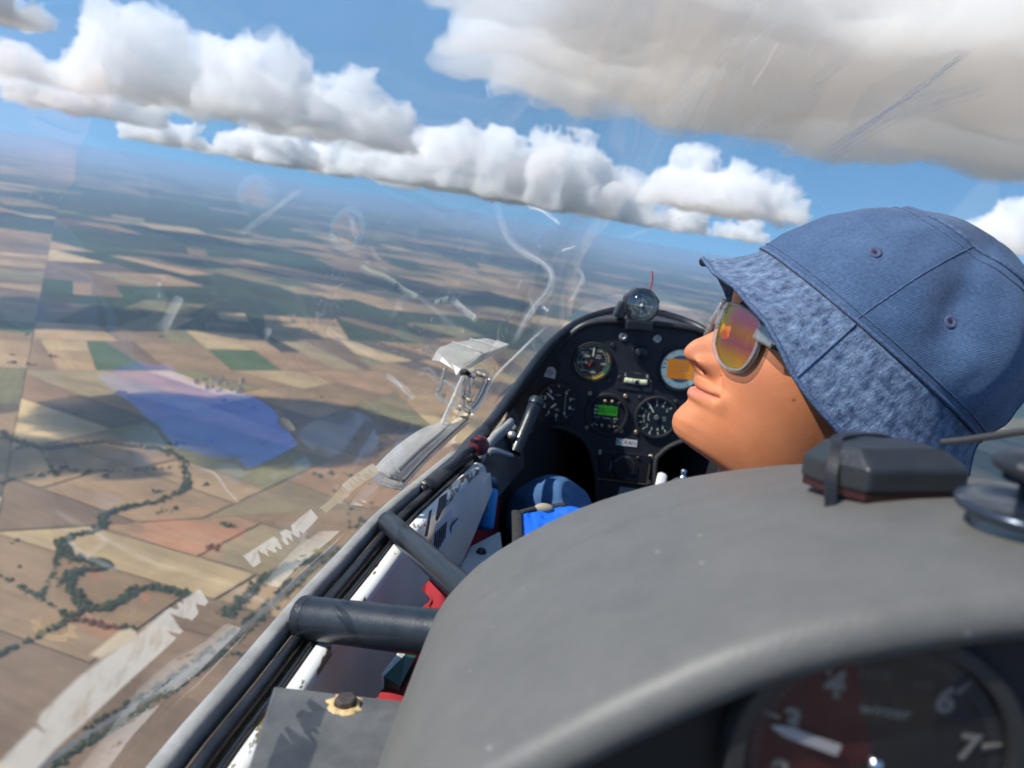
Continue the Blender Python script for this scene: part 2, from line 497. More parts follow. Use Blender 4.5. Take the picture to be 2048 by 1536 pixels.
# grey strip built for the canopy rail's reflection, with hedges on both sides
strip_pts = px3([(1340, 650), (1180, 790), (1030, 930), (860, 1070), (700, 1190), (520, 1300), (340, 1410), (120, 1560)])
bm = NB(); b_sweep(bm, [p + Vector((0, 0, 1.2)) for p in smooth_path(strip_pts, 8)], [(-5.5, 0), (5.5, 0)], closed_sec=False)
rail_reflection = obj('rail_reflection', bm, mat('reflection_grey', (0.11, 0.105, 0.10), 0.9, var=0.2, scale=0.02), air=False, smooth=False)
tag(rail_reflection, 'straight grey strip laid on the fields for the canopy rail reflection', 'rail_reflection', kind='structure')
def off(pts, d): return [p + Vector((d * 0.75, -d * 0.65, 0)) for p in pts]
tree_belt('tree_belt', off(strip_pts, 14), 6, 0.9, 'hedge along the rail side of the grey strip', 'trees')
tree_belt('tree_belt', off(strip_pts[1:-1], -12), 5, 0.55, 'hedge along the far side of the grey strip', 'trees')
# villages: small gabled houses
M_wall = mat('house_wall', (0.62, 0.58, 0.52), 0.9); M_roof = mat('house_roof', (0.25, 0.13, 0.09), 0.85, col2=(0.16, 0.14, 0.14), scale=0.02)
def house(x, y, a, l, w, h, label, grp):
    t = thing('house', label, 'house', (x, y, GROUND_Z + 0.4), Matrix.Rotation(a, 3, 'Z'), grp, air=False)
    bm = NB(); b_box(bm, (0, 0, h / 2), (l, w, h)); obj('wall', bm, M_wall, t, smooth=False)
    bm = NB(); e = 0.4
    b_prism(bm, [(-w / 2 - e, 0), (w / 2 + e, 0), (0, w * 0.42)], l + 2 * e, Matrix.Translation((-l / 2 - e, 0, h + 0.05)) @ Matrix(((0, 0, 1), (1, 0, 0), (0, 1, 0))).to_4x4())
    obj('roof', bm, M_roof, t, smooth=False)
for (vx, vy, nn, sx, sy, lb) in ((432, 772, 26, 55, 16, 'small pale house in the village among green and tan fields'),
                                 (110, 395, 12, 60, 10, 'tiny house in the far settlement near the left horizon'),
                                 (600, 640, 9, 60, 12, 'small house of the hamlet left of the clear air scoop')):
    for k in range(nn):
        p = gat(vx + random.uniform(-sx, sx), vy + random.uniform(-sy, sy))
        sc = 1.0 if vy > 700 else 1.6
        house(p.x, p.y, random.choice((0.55, 2.1)) + random.gauss(0, 0.2), random.uniform(11, 20) * sc, random.uniform(8, 11) * sc, random.uniform(4, 6.5) * sc, lb, lb.split(' in the')[0].split(' of the')[0] + 's')

# ------------------------------------------------------------------ cumulus clouds and haze
M_cloud = bpy.data.materials.new('cloud_vapour'); M_cloud.use_nodes = True
_nt = M_cloud.node_tree; _nt.nodes.remove(_nt.nodes['Principled BSDF'])
_v = _nt.nodes.new('ShaderNodeVolumePrincipled'); _v.inputs['Color'].default_value = (1, 1, 1, 1)
_v.inputs['Density'].default_value = 0.0055; _v.inputs['Anisotropy'].default_value = 0.0
_nt.links.new(_v.outputs[0], _nt.nodes['Material Output'].inputs['Volume'])
M_cloud.cycles.homogeneous_volume = True
M_cloud2 = M_cloud.copy(); M_cloud2.name = 'dense_cloud_vapour'; M_cloud2.node_tree.nodes['Principled Volume'].inputs['Density'].default_value = 0.022
def cloud(label, px, py, base, dist, size, seed, blobs=16, vox=None, m=None):
    """cumulus over the compass bearing of a pixel; base height over the glider, distance and (length, depth, height) in metres"""
    rs = random.Random(seed)
    r = wray(px, py); u = Vector((r.x, r.y, 0)).normalized(); s = Vector((u.y, -u.x, 0))
    lx, ly, lz = size
    h = vox or max(lx / 240, 8)
    pad = 0.22
    nx, ny, nz = int(lx * (1 + 2 * pad) / h), int(ly * (1 + 2 * pad) / h), int(lz * 1.5 / h) + 8
    X = ((np.arange(nx) - nx / 2) * h)[:, None, None].astype(np.float32); Y = ((np.arange(ny) - ny / 2) * h)[None, :, None].astype(np.float32)
    Z = ((np.arange(nz) - 4) * h)[None, None, :].astype(np.float32)
    D = np.full((nx, ny, nz), 0, np.float32)
    kk = lz * 0.10
    def add(cx, cy, cz, rad):
        nonlocal D
        w = rad + 2.2 * kk
        i0, i1 = max(0, int((cx - w) / h + nx / 2)), min(nx, int((cx + w) / h + nx / 2) + 2)
        j0, j1 = max(0, int((cy - w) / h + ny / 2)), min(ny, int((cy + w) / h + ny / 2) + 2)
        k0, k1 = max(0, int((cz - w) / h + 4)), min(nz, int((cz + w) / h + 4) + 2)
        if i0 >= i1 or j0 >= j1 or k0 >= k1: return
        e = np.sqrt((X[i0:i1] - cx) ** 2 + (Y[:, j0:j1] - cy) ** 2 + (Z[:, :, k0:k1] - cz) ** 2) - rad
        d = D[i0:i1, j0:j1, k0:k1]
        m = np.clip(0.5 + 0.5 * (e - d) / kk, 0, 1)
        D[i0:i1, j0:j1, k0:k1] = e * (1 - m) + d * m - kk * m * (1 - m)
    D[:] = lz * 0.4
    for b in range(blobs):
        fx = rs.uniform(-1, 1); fy = rs.uniform(-1, 1) * math.sqrt(max(0, 1 - fx * fx))
        hh = (1 - 0.55 * fx * fx) * rs.uniform(0.35, 1.0) ** 1.2
        cx, cy = fx * lx * 0.42, fy * ly * 0.38
        rad = lz * rs.uniform(0.20, 0.38) * (1.08 - 0.35 * abs(fx))
        cz = max(0, lz * hh - rad)
        add(cx, cy, cz, rad)
        zq = cz - rad * 0.8
        while zq > -rad:
            add(cx + rs.gauss(0, rad * 0.3), cy + rs.gauss(0, rad * 0.3), max(zq, 0), rad * rs.uniform(1.0, 1.25)); zq -= rad * 0.8
        for q in range(7):
            a, el = rs.uniform(0, 6.283), rs.uniform(-0.2, 1.3); r2 = rad * rs.uniform(0.3, 0.55)
            add(cx + rad * 0.95 * math.cos(a) * math.cos(el), cy + rad * 0.95 * math.sin(a) * math.cos(el), cz + rad * 0.95 * math.sin(el), r2)
    f0 = 3.0 / lz
    o = seed * 3.7
    amp = lz * 0.22
    band = np.abs(D) < lz * 0.30
    ii, jj, kz = np.nonzero(band)
    xs, ys, zs, dv = X[ii, 0, 0], Y[0, jj, 0], Z[0, 0, kz], D[band]
    for k in range(6):
        fr = f0 * 2.1 ** k
        if 1 / fr < 1.5 * h: break
        n = vnoise(xs * fr + o, ys * fr + 2 * o, zs * fr + 3 * o)
        dv = dv - amp * ((1 - np.abs(2 * n - 1)) - 0.62)      # billows
        amp *= 0.52
    D[band] = dv
    x2, y2 = np.broadcast_arrays(X[:, :, 0], Y[:, :, 0])
    wob = vnoise(x2 * f0 * 1.3 + 9, y2 * f0 * 1.3, x2 * 0 + o) * lz * 0.14 + vnoise(x2 * f0 * 5 + 9, y2 * f0 * 5, x2 * 0 + o) * lz * 0.06
    D = np.maximum(D, -(Z - wob[:, :, None]))                # flat base
    D[0] = D[-1] = h; D[:, 0] = D[:, -1] = h; D[:, :, 0] = D[:, :, -1] = h
    me = sdf_mesh('cloud', D, (-nx / 2 * h, -ny / 2 * h, -4 * h), h)
    me.materials.append(m or M_cloud)
    oo = bpy.data.objects.new('cloud', me)
    oo.matrix_world = Matrix.Translation(u * dist + Vector((0, 0, base))) @ Matrix((s, u, Vector((0, 0, 1)))).transposed().to_4x4()
    link(oo, None, False)
    return tag(oo, label, 'cloud', 'cumulus clouds')
cloud('tall white cumulus at upper left with a small tuft', 450, 200, 330, 6800, (3400, 1800, 780), 3, 28)
cloud('grey-based cumulus cut by the left edge above the horizon', 70, 200, 230, 9000, (3000, 1600, 650), 5, 16)
cloud('low row of small bright cumulus just above the horizon', 560, 320, 250, 21000, (8600, 3000, 1050), 8, 28)
cloud('long cumulus bank in the middle with dark base', 1060, 350, 190, 14000, (7200, 2800, 1350), 12, 38)
cloud('round bright cumulus over the bucket hat brim', 1460, 370, 400, 9500, (1900, 1500, 900), 21, 12)
cloud('small low cumulus just above the hat brim tip', 1470, 465, 330, 17000, (1500, 1200, 600), 31, 10)
cloud('huge grey cloud base overhead at upper right', 1690, 150, 470, 2950, (3500, 3300, 900), 41, 38)
cloud('white cumulus behind the crown of the hat at right edge', 2090, 530, 520, 11000, (2600, 1600, 900), 51, 14)
# neighbours beyond the left of the picture; their shadows lie on the fields in view
cloud('cumulus beyond the left edge of the picture, nearest to the glider', -760, -360, 430, 2650, (1350, 650, 420), 61, 14, m=M_cloud2)
cloud('cumulus beyond the left edge of the picture, farther off', -420, -50, 430, 4250, (1700, 1000, 460), 62, 14, m=M_cloud2)
# haze: one even box of air
hb = NB(); b_box(hb, (0, 0, (GROUND_Z - 6 + 6) / 2), (110000, 110000, -(GROUND_Z) + 12))
M_haze = bpy.data.materials.new('haze_air'); M_haze.use_nodes = True
_nt = M_haze.node_tree; _nt.nodes.remove(_nt.nodes['Principled BSDF'])
_v = _nt.nodes.new('ShaderNodeVolumePrincipled'); _v.inputs['Color'].default_value = (0.46, 0.70, 1.0, 1)
_v.inputs['Density'].default_value = 4.8e-5; _v.inputs['Anisotropy'].default_value = 0.1
_nt.links.new(_v.outputs[0], _nt.nodes['Material Output'].inputs['Volume'])
M_haze.cycles.homogeneous_volume = True
haze = obj('haze', hb, M_haze, air=False, smooth=False)
tag(haze, 'pale blue haze over the distant farmland', 'haze', kind='stuff')

# ------------------------------------------------------------------ glider: shell, sill, canopy
from mathutils.bvhtree import BVHTree
random.seed(5)
XC = 0.218                                     # centreline of the glider
RAILZ = -0.27
_ry = [-0.6, 0.0, 0.331, 0.379, 0.503, 0.70, 0.818, 0.969, 1.10, 1.30, 1.5]
_rx = [-0.150, -0.162, -0.159, -0.155, -0.145, -0.122, -0.099, -0.068, -0.040, 0.004, 0.055]
def railx(y): return float(np.interp(y, _ry, _rx))
RAIL = smooth_path([(railx(y), y, RAILZ) for y in (-0.45, -0.2, 0.0, 0.2, 0.331, 0.42, 0.503, 0.6, 0.70, 0.818, 0.93)], 6)
ARCH_PX = [(945, 886, 1.00), (978, 852, 1.06), (1012, 806, 1.14), (1052, 752, 1.24), (1098, 694, 1.34), (1150, 652, 1.42), (1205, 630, 1.46), (1262, 622, 1.48), (1320, 630, 1.48), (1385, 652, 1.46)]
ARCH = [at(a, b, y=c) for a, b, c in ARCH_PX]
ARCH += [Vector((2 * XC - p.x + 0.0, p.y, p.z)) for p in reversed(ARCH[:6])]

# materials
def chip_mat(name, paint, under, rough, thr=0.565, scale=55.0, streak=(1, 0.35, 1)):
    m, nt, b = nmat(name); L = nt.links.new; N = nt.nodes.new
    tc = N('ShaderNodeTexCoord'); mp = N('ShaderNodeMapping'); mp.inputs['Scale'].default_value = streak
    n1 = N('ShaderNodeTexNoise'); n1.inputs['Scale'].default_value = scale; n1.inputs['Detail'].default_value = 5; n1.inputs['Roughness'].default_value = 0.7
    L(tc.outputs['Object'], mp.inputs[0]); L(mp.outputs[0], n1.inputs['Vector'])
    mr = N('ShaderNodeMapRange'); mr.inputs[1].default_value = thr; mr.inputs[2].default_value = thr + 0.03
    L(n1.outputs['Fac'], mr.inputs[0])
    n2 = N('ShaderNodeTexNoise'); n2.inputs['Scale'].default_value = 400; L(tc.outputs['Object'], n2.inputs['Vector'])
    mx0 = N('ShaderNodeMix'); mx0.data_type = 'RGBA'; mx0.inputs[6].default_value = rgba(under); mx0.inputs[7].default_value = rgba(tuple(c * 0.35 for c in under)); L(n2.outputs['Fac'], mx0.inputs[0])
    mx = N('ShaderNodeMix'); mx.data_type = 'RGBA'; mx.inputs[6].default_value = rgba(paint)
    L(mx0.outputs[2], mx.inputs[7]); L(mr.outputs[0], mx.inputs[0]); L(mx.outputs[2], b.inputs['Base Color'])
    bp = N('ShaderNodeBump'); bp.inputs['Distance'].default_value = 0.0006; bp.invert = True; L(mr.outputs[0], bp.inputs['Height']); L(bp.outputs[0], b.inputs['Normal'])
    b.inputs['Roughness'].default_value = rough
    return m
M_sill = chip_mat('chipped_white_paint', (0.80, 0.80, 0.78), (0.22, 0.18, 0.09), 0.35)
M_side = mat('grey_side_panel', (0.70, 0.64, 0.57), 0.5, var=0.10, scale=14, bump=0.0003, bscale=60, rvar=0.08, coat=0.1)
M_seal = mat('grey_rubber_seal', (0.36, 0.355, 0.34), 0.55, var=0.2, scale=40, bump=0.0004, bscale=300)
M_black = mat('black_paint', (0.018, 0.021, 0.027), 0.38, var=0.3, scale=60, bump=0.0004, bscale=350, rvar=0.1)
M_tube = mat('blue_black_tube_paint', (0.013, 0.018, 0.025), 0.40, var=0.25, scale=50, bump=0.00015, bscale=500, rvar=0.08, coat=0.15)
M_dirt = mat('dirty_channel', (0.035, 0.032, 0.028), 0.85, col2=(0.20, 0.15, 0.085), scale=70, bump=0.002, bscale=300)
M_dark = mat('dark_interior', (0.012, 0.013, 0.016), 0.7, var=0.3, scale=20)
M_redcloth = mat('red_cloth', (0.30, 0.012, 0.018), 0.85, var=0.25, scale=25, bump=0.002, bscale=40)
M_white = mat('white_gel_coat', (0.72, 0.72, 0.70), 0.4, var=0.06, scale=30)
M_label = mat('sticker_white', (0.70, 0.70, 0.68), 0.5, var=0.05)
M_print = mat('sticker_print', (0.05, 0.05, 0.06), 0.6)

fus = thing('glider_fuselage', 'white glider cockpit shell with chipped sill along the left', 'glider', (0, 0.5, -0.5))
FI = Vector((0, -0.5, 0.5))                     # children are built in the aircraft frame, moved to the empty's base
def fpart(name, bm, m, **k): return obj(name, bm, m, fus, loc=FI, **k)
def sweep_obj(name, sec, m, path=RAIL, **k):
    bm = NB(); b_sweep(bm, path, sec, up=Vector((0, 0, 1))); return fpart(name, bm, m, **k)
def box_sec(a0, a1, b0, b1, r=0.002):
    return [(a0 + r, b0), (a1 - r, b0), (a1, b0 + r), (a1, b1 - r), (a1 - r, b1), (a0 + r, b1), (a0, b1 - r), (a0, b0 + r)]
sweep_obj('channel', box_sec(0.002, 0.026, -0.022, -0.013), M_dirt)
sweep_obj('sill', box_sec(0.0235, 0.0375, -0.030, -0.006, 0.003), M_sill, autos=50)
sweep_obj('sill_lip', circ(0.0017, 8), M_black, path=[p + Vector((0.0225, 0, -0.006)) for p in RAIL])
# grey inner side panel, sill down to the red cloth
rows = []
for p in RAIL:
    bot = float(np.interp(p.y, [0.2, 0.36, 0.5, 0.7, 0.85, 0.95], [-0.16, -0.155, -0.15, -0.128, -0.080, -0.034]))
    rows.append([p + Vector((0.0372, 0, -0.010)), p + Vector((0.041, 0, -0.02)), p + Vector((0.046, 0, bot * 0.45)), p + Vector((0.050, 0, bot)), p + Vector((0.046, 0, bot - 0.003)), p + Vector((0.036, 0, -0.03))])
bm = NB(); b_grid(bm, rows, closed_u=True); fpart('side_panel', bm, M_side, autos=40)
# inner shell: under-floor U from rail to rail, dark ahead of the panel
def shell_rows(y0, y1, n, drop, k=1.0):
    rows = []
    for i in range(n):
        y = y0 + (y1 - y0) * i / (n - 1); w = (XC - railx(y)) - 0.030; w *= k; dz = drop(y)
        rows.append([(XC - w * math.copysign(abs(math.cos(t)) ** 0.7, math.cos(t)), y, RAILZ - 0.035 - dz * abs(math.sin(t)) ** 0.75) for t in [math.pi * j / 24 for j in range(25)]])
    return rows
bm = NB(); b_grid(bm, shell_rows(0.34, 1.06, 10, lambda y: 0.42)); fpart('red_side_lining', bm, M_redcloth)
bm = NB(); b_grid(bm, shell_rows(-0.45, 0.34, 8, lambda y: 0.42)); fpart('rear_lining', bm, M_dark)
def nose_rows():
    rows = []
    for i in range(14):
        y = 1.06 + 1.0 * i / 13; k = math.sqrt(max(0.02, 1 - ((y - 1.06) / 1.02) ** 2))
        w = ((XC - railx(min(y, 1.5))) - 0.03) * (k if y > 1.4 else 1); w = min(w, (XC - railx(1.06) - 0.03))
        rows.append([(XC - w * math.copysign(abs(math.cos(t)) ** 0.7, math.cos(t)), y, RAILZ - 0.04 - 0.42 * k ** 0.6 * abs(math.sin(t)) ** 0.75) for t in [math.pi * j / 24 for j in range(25)]])
    return rows
bm = NB(); b_grid(bm, nose_rows()); fpart('nose_lining', bm, M_dark)
# outer skin and nose deck
def skin_rows():
    rows = []
    for i in range(30):
        y = -0.45 + 2.75 * i / 29
        k = 1.0 if y < 1.2 else math.sqrt(max(0.004, 1 - ((y - 1.2) / 1.12) ** 2))
        w = (XC - railx(min(y, 1.3))) * k + 0.004; zc = RAILZ - 0.026 - (0.0 if y < 1.2 else 0.12 * ((y - 1.2) / 1.12) ** 2) - max(0.0, min(0.10, (y - 0.88) * 0.4))
        rows.append([(XC - (w + 0.03 * math.sin(t)) * math.cos(t), y, zc - 0.56 * k * math.sin(t)) for t in [math.pi * j / 32 for j in range(33)]])
    return rows
bm = NB(); b_grid(bm, skin_rows()); fpart('outer_skin', bm, M_white)
deck = []
for i in range(12):
    y = 1.46 + 0.8 * i / 11; k = math.sqrt(max(0.004, 1 - ((y - 1.40) / 0.9) ** 2))
    w = 0.27 * k; zc = RAILZ - 0.02 - 0.12 * ((y - 1.2) / 1.12) ** 2
    deck.append([(XC - w * math.cos(t), y, zc - 0.02 + 0.07 * k * math.sin(t)) for t in [math.pi * j / 24 for j in range(25)]])
bm = NB(); b_grid(bm, deck); fpart('nose_deck', bm, M_dark)
rows = []
for p in [q for q in smooth_path([RAIL[-2], RAIL[-1]] + ARCH[:3], 4)]:
    b_y = p.y; rows.append([p + Vector((0.012, 0, -0.006)), p + Vector((0.020, 0.004, -0.02)), Vector((railx(min(b_y, 1.3)) + 0.040, b_y, min(p.z - 0.03, RAILZ - 0.03))), Vector((railx(min(b_y, 1.3)) + 0.046, b_y, RAILZ - 0.07))])
bm = NB(); b_grid(bm, rows); fpart('front_sill', bm, mat('front_sill_grey', (0.05, 0.05, 0.055), 0.5, var=0.3, scale=40))
# seat pan edge with a screw (white, beside the thigh)
q = [at(940, 1075, y=0.86), at(1000, 1068, y=0.92), at(1010, 1150, y=0.80), at(900, 1240, y=0.70), at(898, 1180, y=0.74)]
bm = NB(); b_prism(bm, [(p.x, p.y) for p in q], 0.012, Matrix.Translation((0, 0, sum(p.z for p in q) / 5 - 0.01)))
fpart('seat_pan_edge', bm, chip_mat('chipped_pan', (0.66, 0.65, 0.63), (0.12, 0.11, 0.10), 0.45, 0.66, 90, (1, 1, 1)), bevel=0.002, smooth=False)
bm = NB(); c = at(964, 1091, y=0.845); b_lathe(bm, [(0.0001, 0.006), (0.004, 0.005), (0.0065, 0.001), (0.0065, 0)], 16, Matrix.Translation((c.x, c.y, sum(p.z for p in q) / 5 + 0.002)))
fpart('screw', bm, mat('screw_dark', (0.06, 0.06, 0.065), 0.3, 1.0))
# worn markings and placards on the inner side panel
def on_panel(px, py, lift=0.0012):
    """point of the side panel seen at a pixel (panel is near x = rail + 0.045)"""
    p = min((at(px, py, y=0.35 + 0.002 * k) for k in range(350)), key=lambda p: abs(p.x - railx(p.y) - 0.046))
    return p + Vector((lift, -lift * 0.3, lift * 0.3))
def panel_patch(name, pts, m, lift=0.0012, parent=None):
    P = [on_panel(a, b, lift) for a, b in pts]
    me_v = [p - FI * 0 for p in P]
    o = obj(name, (me_v, [tuple(range(len(P)))]), m, fus, loc=FI, smooth=False)
    return o
panel_patch('placard', [(870, 1048), (902, 1018), (898, 1075), (862, 1135), (856, 1100)], M_label)
for k in range(6):
    t = k / 6
    panel_patch('print_line', [(866 + 26 * t, 1060 - 24 * t + 6), (869 + 26 * t, 1057 - 24 * t + 6), (864 + 28 * t, 1118 - 50 * t), (861 + 28 * t, 1121 - 50 * t)], M_print, 0.002)
panel_patch('placard', [(898, 1052), (914, 1034), (912, 1052), (897, 1070)], M_print, 0.0012)
panel_patch('placard', [(900, 1053), (912, 1039), (911, 1051), (899, 1066)], M_label, 0.002)
M_glue = mat('glue_residue', (0.16, 0.145, 0.125), 0.8, var=0.3, scale=200)
for pts in ([(856, 1022), (862, 1018), (853, 1072), (846, 1074)], [(876, 996), (888, 988), (884, 1018), (872, 1044), (868, 1038)], [(886, 990), (893, 984), (889, 1010), (883, 1020)], [(855, 1000), (858, 998), (856, 1010), (854, 1012)]):
    panel_patch('glue_mark', pts, M_glue)

# ---- canopy: hinged frame and acrylic bubble
can = thing('canopy', 'clear curved acrylic canopy in a dark frame over the cockpit', 'canopy', (0, 0.5, RAILZ))
CI = Vector((0, -0.5, -RAILZ))
def cpart(name, bm, m, **k): return obj(name, bm, m, can, loc=CI, **k)
bm = NB(); b_sweep(bm, RAIL, box_sec(-0.008, 0.0038, -0.012, 0.005, 0.003)); cpart('seal_strip', bm, M_seal)
bm = NB(); b_sweep(bm, [p + Vector((0.0118, 0, -0.006)) for p in RAIL], circ(0.0046, 12)); cpart('frame_rail', bm, M_black)
FR = smooth_path([RAIL[-8] + Vector((0.006, 0, -0.004)), RAIL[-1] + Vector((0.006, 0, -0.003))] + ARCH, 6)
bm = NB(); b_sweep(bm, FR, circ(0.0115, 12, 0.009), up=lambda i: Vector((0, 1, 0.35)) if i > 16 else Vector((0, 0.2, 1))); cpart('front_bow', bm, M_black)
RR = [Vector((2 * XC - p.x, p.y, p.z)) for p in RAIL]
bm = NB(); b_sweep(bm, RR, box_sec(-0.012, 0.006, -0.012, 0.004, 0.003)); cpart('frame_rail', bm, M_black)
# acrylic
def top_z(y): return float(np.interp(y, [-0.5, 0.0, 0.3, 0.6, 0.9, 1.15, 1.35, 1.5], [0.40, 0.42, 0.40, 0.345, 0.245, 0.125, 0.01, -0.075]))
def glass_pt(y, t):
    w = XC - railx(min(y, 1.5)); zr = RAILZ + 0.002
    if y > 1.0: zr = RAILZ + (y - 1.0) / 0.5 * 0.06
    H = top_z(y) - zr
    c, s = math.cos(t), math.sin(t)
    bul = -0.030 * math.sin(min(math.pi, abs(2 * t))) if t < math.pi / 2 else 0.030 * math.sin(min(math.pi, abs(2 * (math.pi - t))))
    return Vector((XC - w * c - bul * (1 if y < 1 else max(0, 1 - (y - 1) * 2)), y, zr + H * abs(s) ** 0.92))
gy = [-0.5 + 2.0 * i / 63 for i in range(64)]
rows = [[glass_pt(y, math.pi * j / 72) for j in range(73)] for y in gy]
m, nt, b = nmat('acrylic'); nt.nodes.remove(b); L = nt.links.new; N = nt.nodes.new
tr = N('ShaderNodeBsdfTransparent'); tr.inputs[0].default_value = (0.965, 0.97, 0.975, 1)
gl = N('ShaderNodeBsdfGlossy'); gl.inputs['Roughness'].default_value = 0.015; gl.inputs[0].default_value = (0.9, 0.9, 0.9, 1)
fr = schlick(nt, 0.085)
tc = N('ShaderNodeTexCoord')
mx1 = N('ShaderNodeMixShader'); L(fr.outputs[0], mx1.inputs[0]); L(tr.outputs[0], mx1.inputs[1]); L(gl.outputs[0], mx1.inputs[2])
df = N('ShaderNodeBsdfDiffuse'); df.inputs[0].default_value = (0.8, 0.8, 0.8, 1); tl = N('ShaderNodeBsdfTranslucent'); tl.inputs[0].default_value = (0.8, 0.8, 0.8, 1)
ds = N('ShaderNodeAddShader'); L(df.outputs[0], ds.inputs[0]); L(tl.outputs[0], ds.inputs[1])
def scratch(rot, sc, thr):
    mp = N('ShaderNodeMapping'); mp.inputs['Rotation'].default_value = rot; mp.inputs['Scale'].default_value = sc
    n = N('ShaderNodeTexNoise'); n.inputs['Scale'].default_value = 1.0; n.inputs['Detail'].default_value = 3
    L(tc.outputs['Object'], mp.inputs[0]); L(mp.outputs[0], n.inputs['Vector'])
    r = N('ShaderNodeMapRange'); r.inputs[1].default_value = thr; r.inputs[2].default_value = thr + 0.12; L(n.outputs['Fac'], r.inputs[0]); return r
s1 = scratch((0.5, 0.2, 0.3), (260, 9, 30), 0.70); s2 = scratch((1.2, 0.9, -0.4), (10, 320, 40), 0.71); s3 = scratch((0, 0, 0), (420, 420, 420), 0.74)
hz = N('ShaderNodeTexNoise'); hz.inputs['Scale'].default_value = 6; hz.inputs['Detail'].default_value = 3; L(tc.outputs['Object'], hz.inputs['Vector'])
a1 = N('ShaderNodeMath'); a1.operation = 'MAXIMUM'; L(s1.outputs[0], a1.inputs[0]); L(s2.outputs[0], a1.inputs[1])
a2 = N('ShaderNodeMath'); a2.operation = 'MAXIMUM'; L(a1.outputs[0], a2.inputs[0]); L(s3.outputs[0], a2.inputs[1])
a3 = N('ShaderNodeMath'); a3.operation = 'MULTIPLY'; L(a2.outputs[0], a3.inputs[0]); a3.inputs[1].default_value = 0.10
a4 = N('ShaderNodeMath'); a4.operation = 'MULTIPLY_ADD'; L(hz.outputs['Fac'], a4.inputs[0]); a4.inputs[1].default_value = 0.028; L(a3.outputs[0], a4.inputs[2])
mx2 = N('ShaderNodeMixShader'); L(a4.outputs[0], mx2.inputs[0]); L(mx1.outputs[0], mx2.inputs[1]); L(ds.outputs[0], mx2.inputs[2])
L(mx2.outputs[0], nt.nodes['Material Output'].inputs['Surface'])
bm = NB(); b_grid(bm, rows)
GLASS_BVH = BVHTree.FromBMesh(bm)
cpart('acrylic_bubble', bm, m)
def on_glass(px, py, lift=0.0015):
    r = ray(px, py)
    hit = GLASS_BVH.ray_cast(Vector((0, 0, 0)) , r)
    p = hit[0] if hit[0] is not None else r * 0.6
    return p - r * lift
# the white sill's reflection in the lower glass, painted as strips with ragged edges
M_sill_refl, nt, b = nmat('painted_sill_reflection')
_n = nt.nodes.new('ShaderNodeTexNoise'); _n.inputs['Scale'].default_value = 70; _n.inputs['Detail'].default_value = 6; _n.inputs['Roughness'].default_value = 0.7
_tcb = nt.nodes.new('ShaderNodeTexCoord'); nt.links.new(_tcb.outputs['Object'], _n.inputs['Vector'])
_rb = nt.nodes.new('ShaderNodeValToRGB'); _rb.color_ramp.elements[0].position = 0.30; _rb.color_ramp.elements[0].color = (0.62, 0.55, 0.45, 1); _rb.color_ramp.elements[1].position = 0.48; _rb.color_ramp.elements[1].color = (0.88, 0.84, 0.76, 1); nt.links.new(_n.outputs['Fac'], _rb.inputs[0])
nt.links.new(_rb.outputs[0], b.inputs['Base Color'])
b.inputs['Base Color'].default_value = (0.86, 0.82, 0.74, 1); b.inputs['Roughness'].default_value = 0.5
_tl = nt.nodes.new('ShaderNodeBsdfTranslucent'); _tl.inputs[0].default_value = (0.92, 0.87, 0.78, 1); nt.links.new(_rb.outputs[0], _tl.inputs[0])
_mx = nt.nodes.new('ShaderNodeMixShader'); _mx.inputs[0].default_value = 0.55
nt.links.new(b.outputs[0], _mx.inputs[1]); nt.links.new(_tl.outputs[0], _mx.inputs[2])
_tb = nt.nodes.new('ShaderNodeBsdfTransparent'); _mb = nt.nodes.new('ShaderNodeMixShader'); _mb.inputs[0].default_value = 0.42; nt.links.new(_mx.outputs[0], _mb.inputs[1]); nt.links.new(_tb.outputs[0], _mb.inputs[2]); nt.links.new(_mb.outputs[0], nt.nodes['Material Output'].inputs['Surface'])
def refl_film(name, c, k):
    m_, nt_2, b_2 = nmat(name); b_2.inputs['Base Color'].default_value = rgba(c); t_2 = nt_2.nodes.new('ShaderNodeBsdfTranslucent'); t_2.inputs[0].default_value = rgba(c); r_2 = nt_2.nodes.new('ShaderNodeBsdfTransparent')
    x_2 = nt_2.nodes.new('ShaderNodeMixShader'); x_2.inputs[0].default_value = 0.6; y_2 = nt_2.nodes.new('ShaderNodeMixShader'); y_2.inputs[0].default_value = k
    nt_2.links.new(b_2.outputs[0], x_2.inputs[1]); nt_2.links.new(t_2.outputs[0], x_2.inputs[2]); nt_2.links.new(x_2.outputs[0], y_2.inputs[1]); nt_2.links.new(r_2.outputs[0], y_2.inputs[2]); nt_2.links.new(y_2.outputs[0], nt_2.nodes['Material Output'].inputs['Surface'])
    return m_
M_sill_refl_tan = refl_film('sill_reflection_tan', (0.70, 0.60, 0.44), 0.25)  # tan part of the painted sill reflection
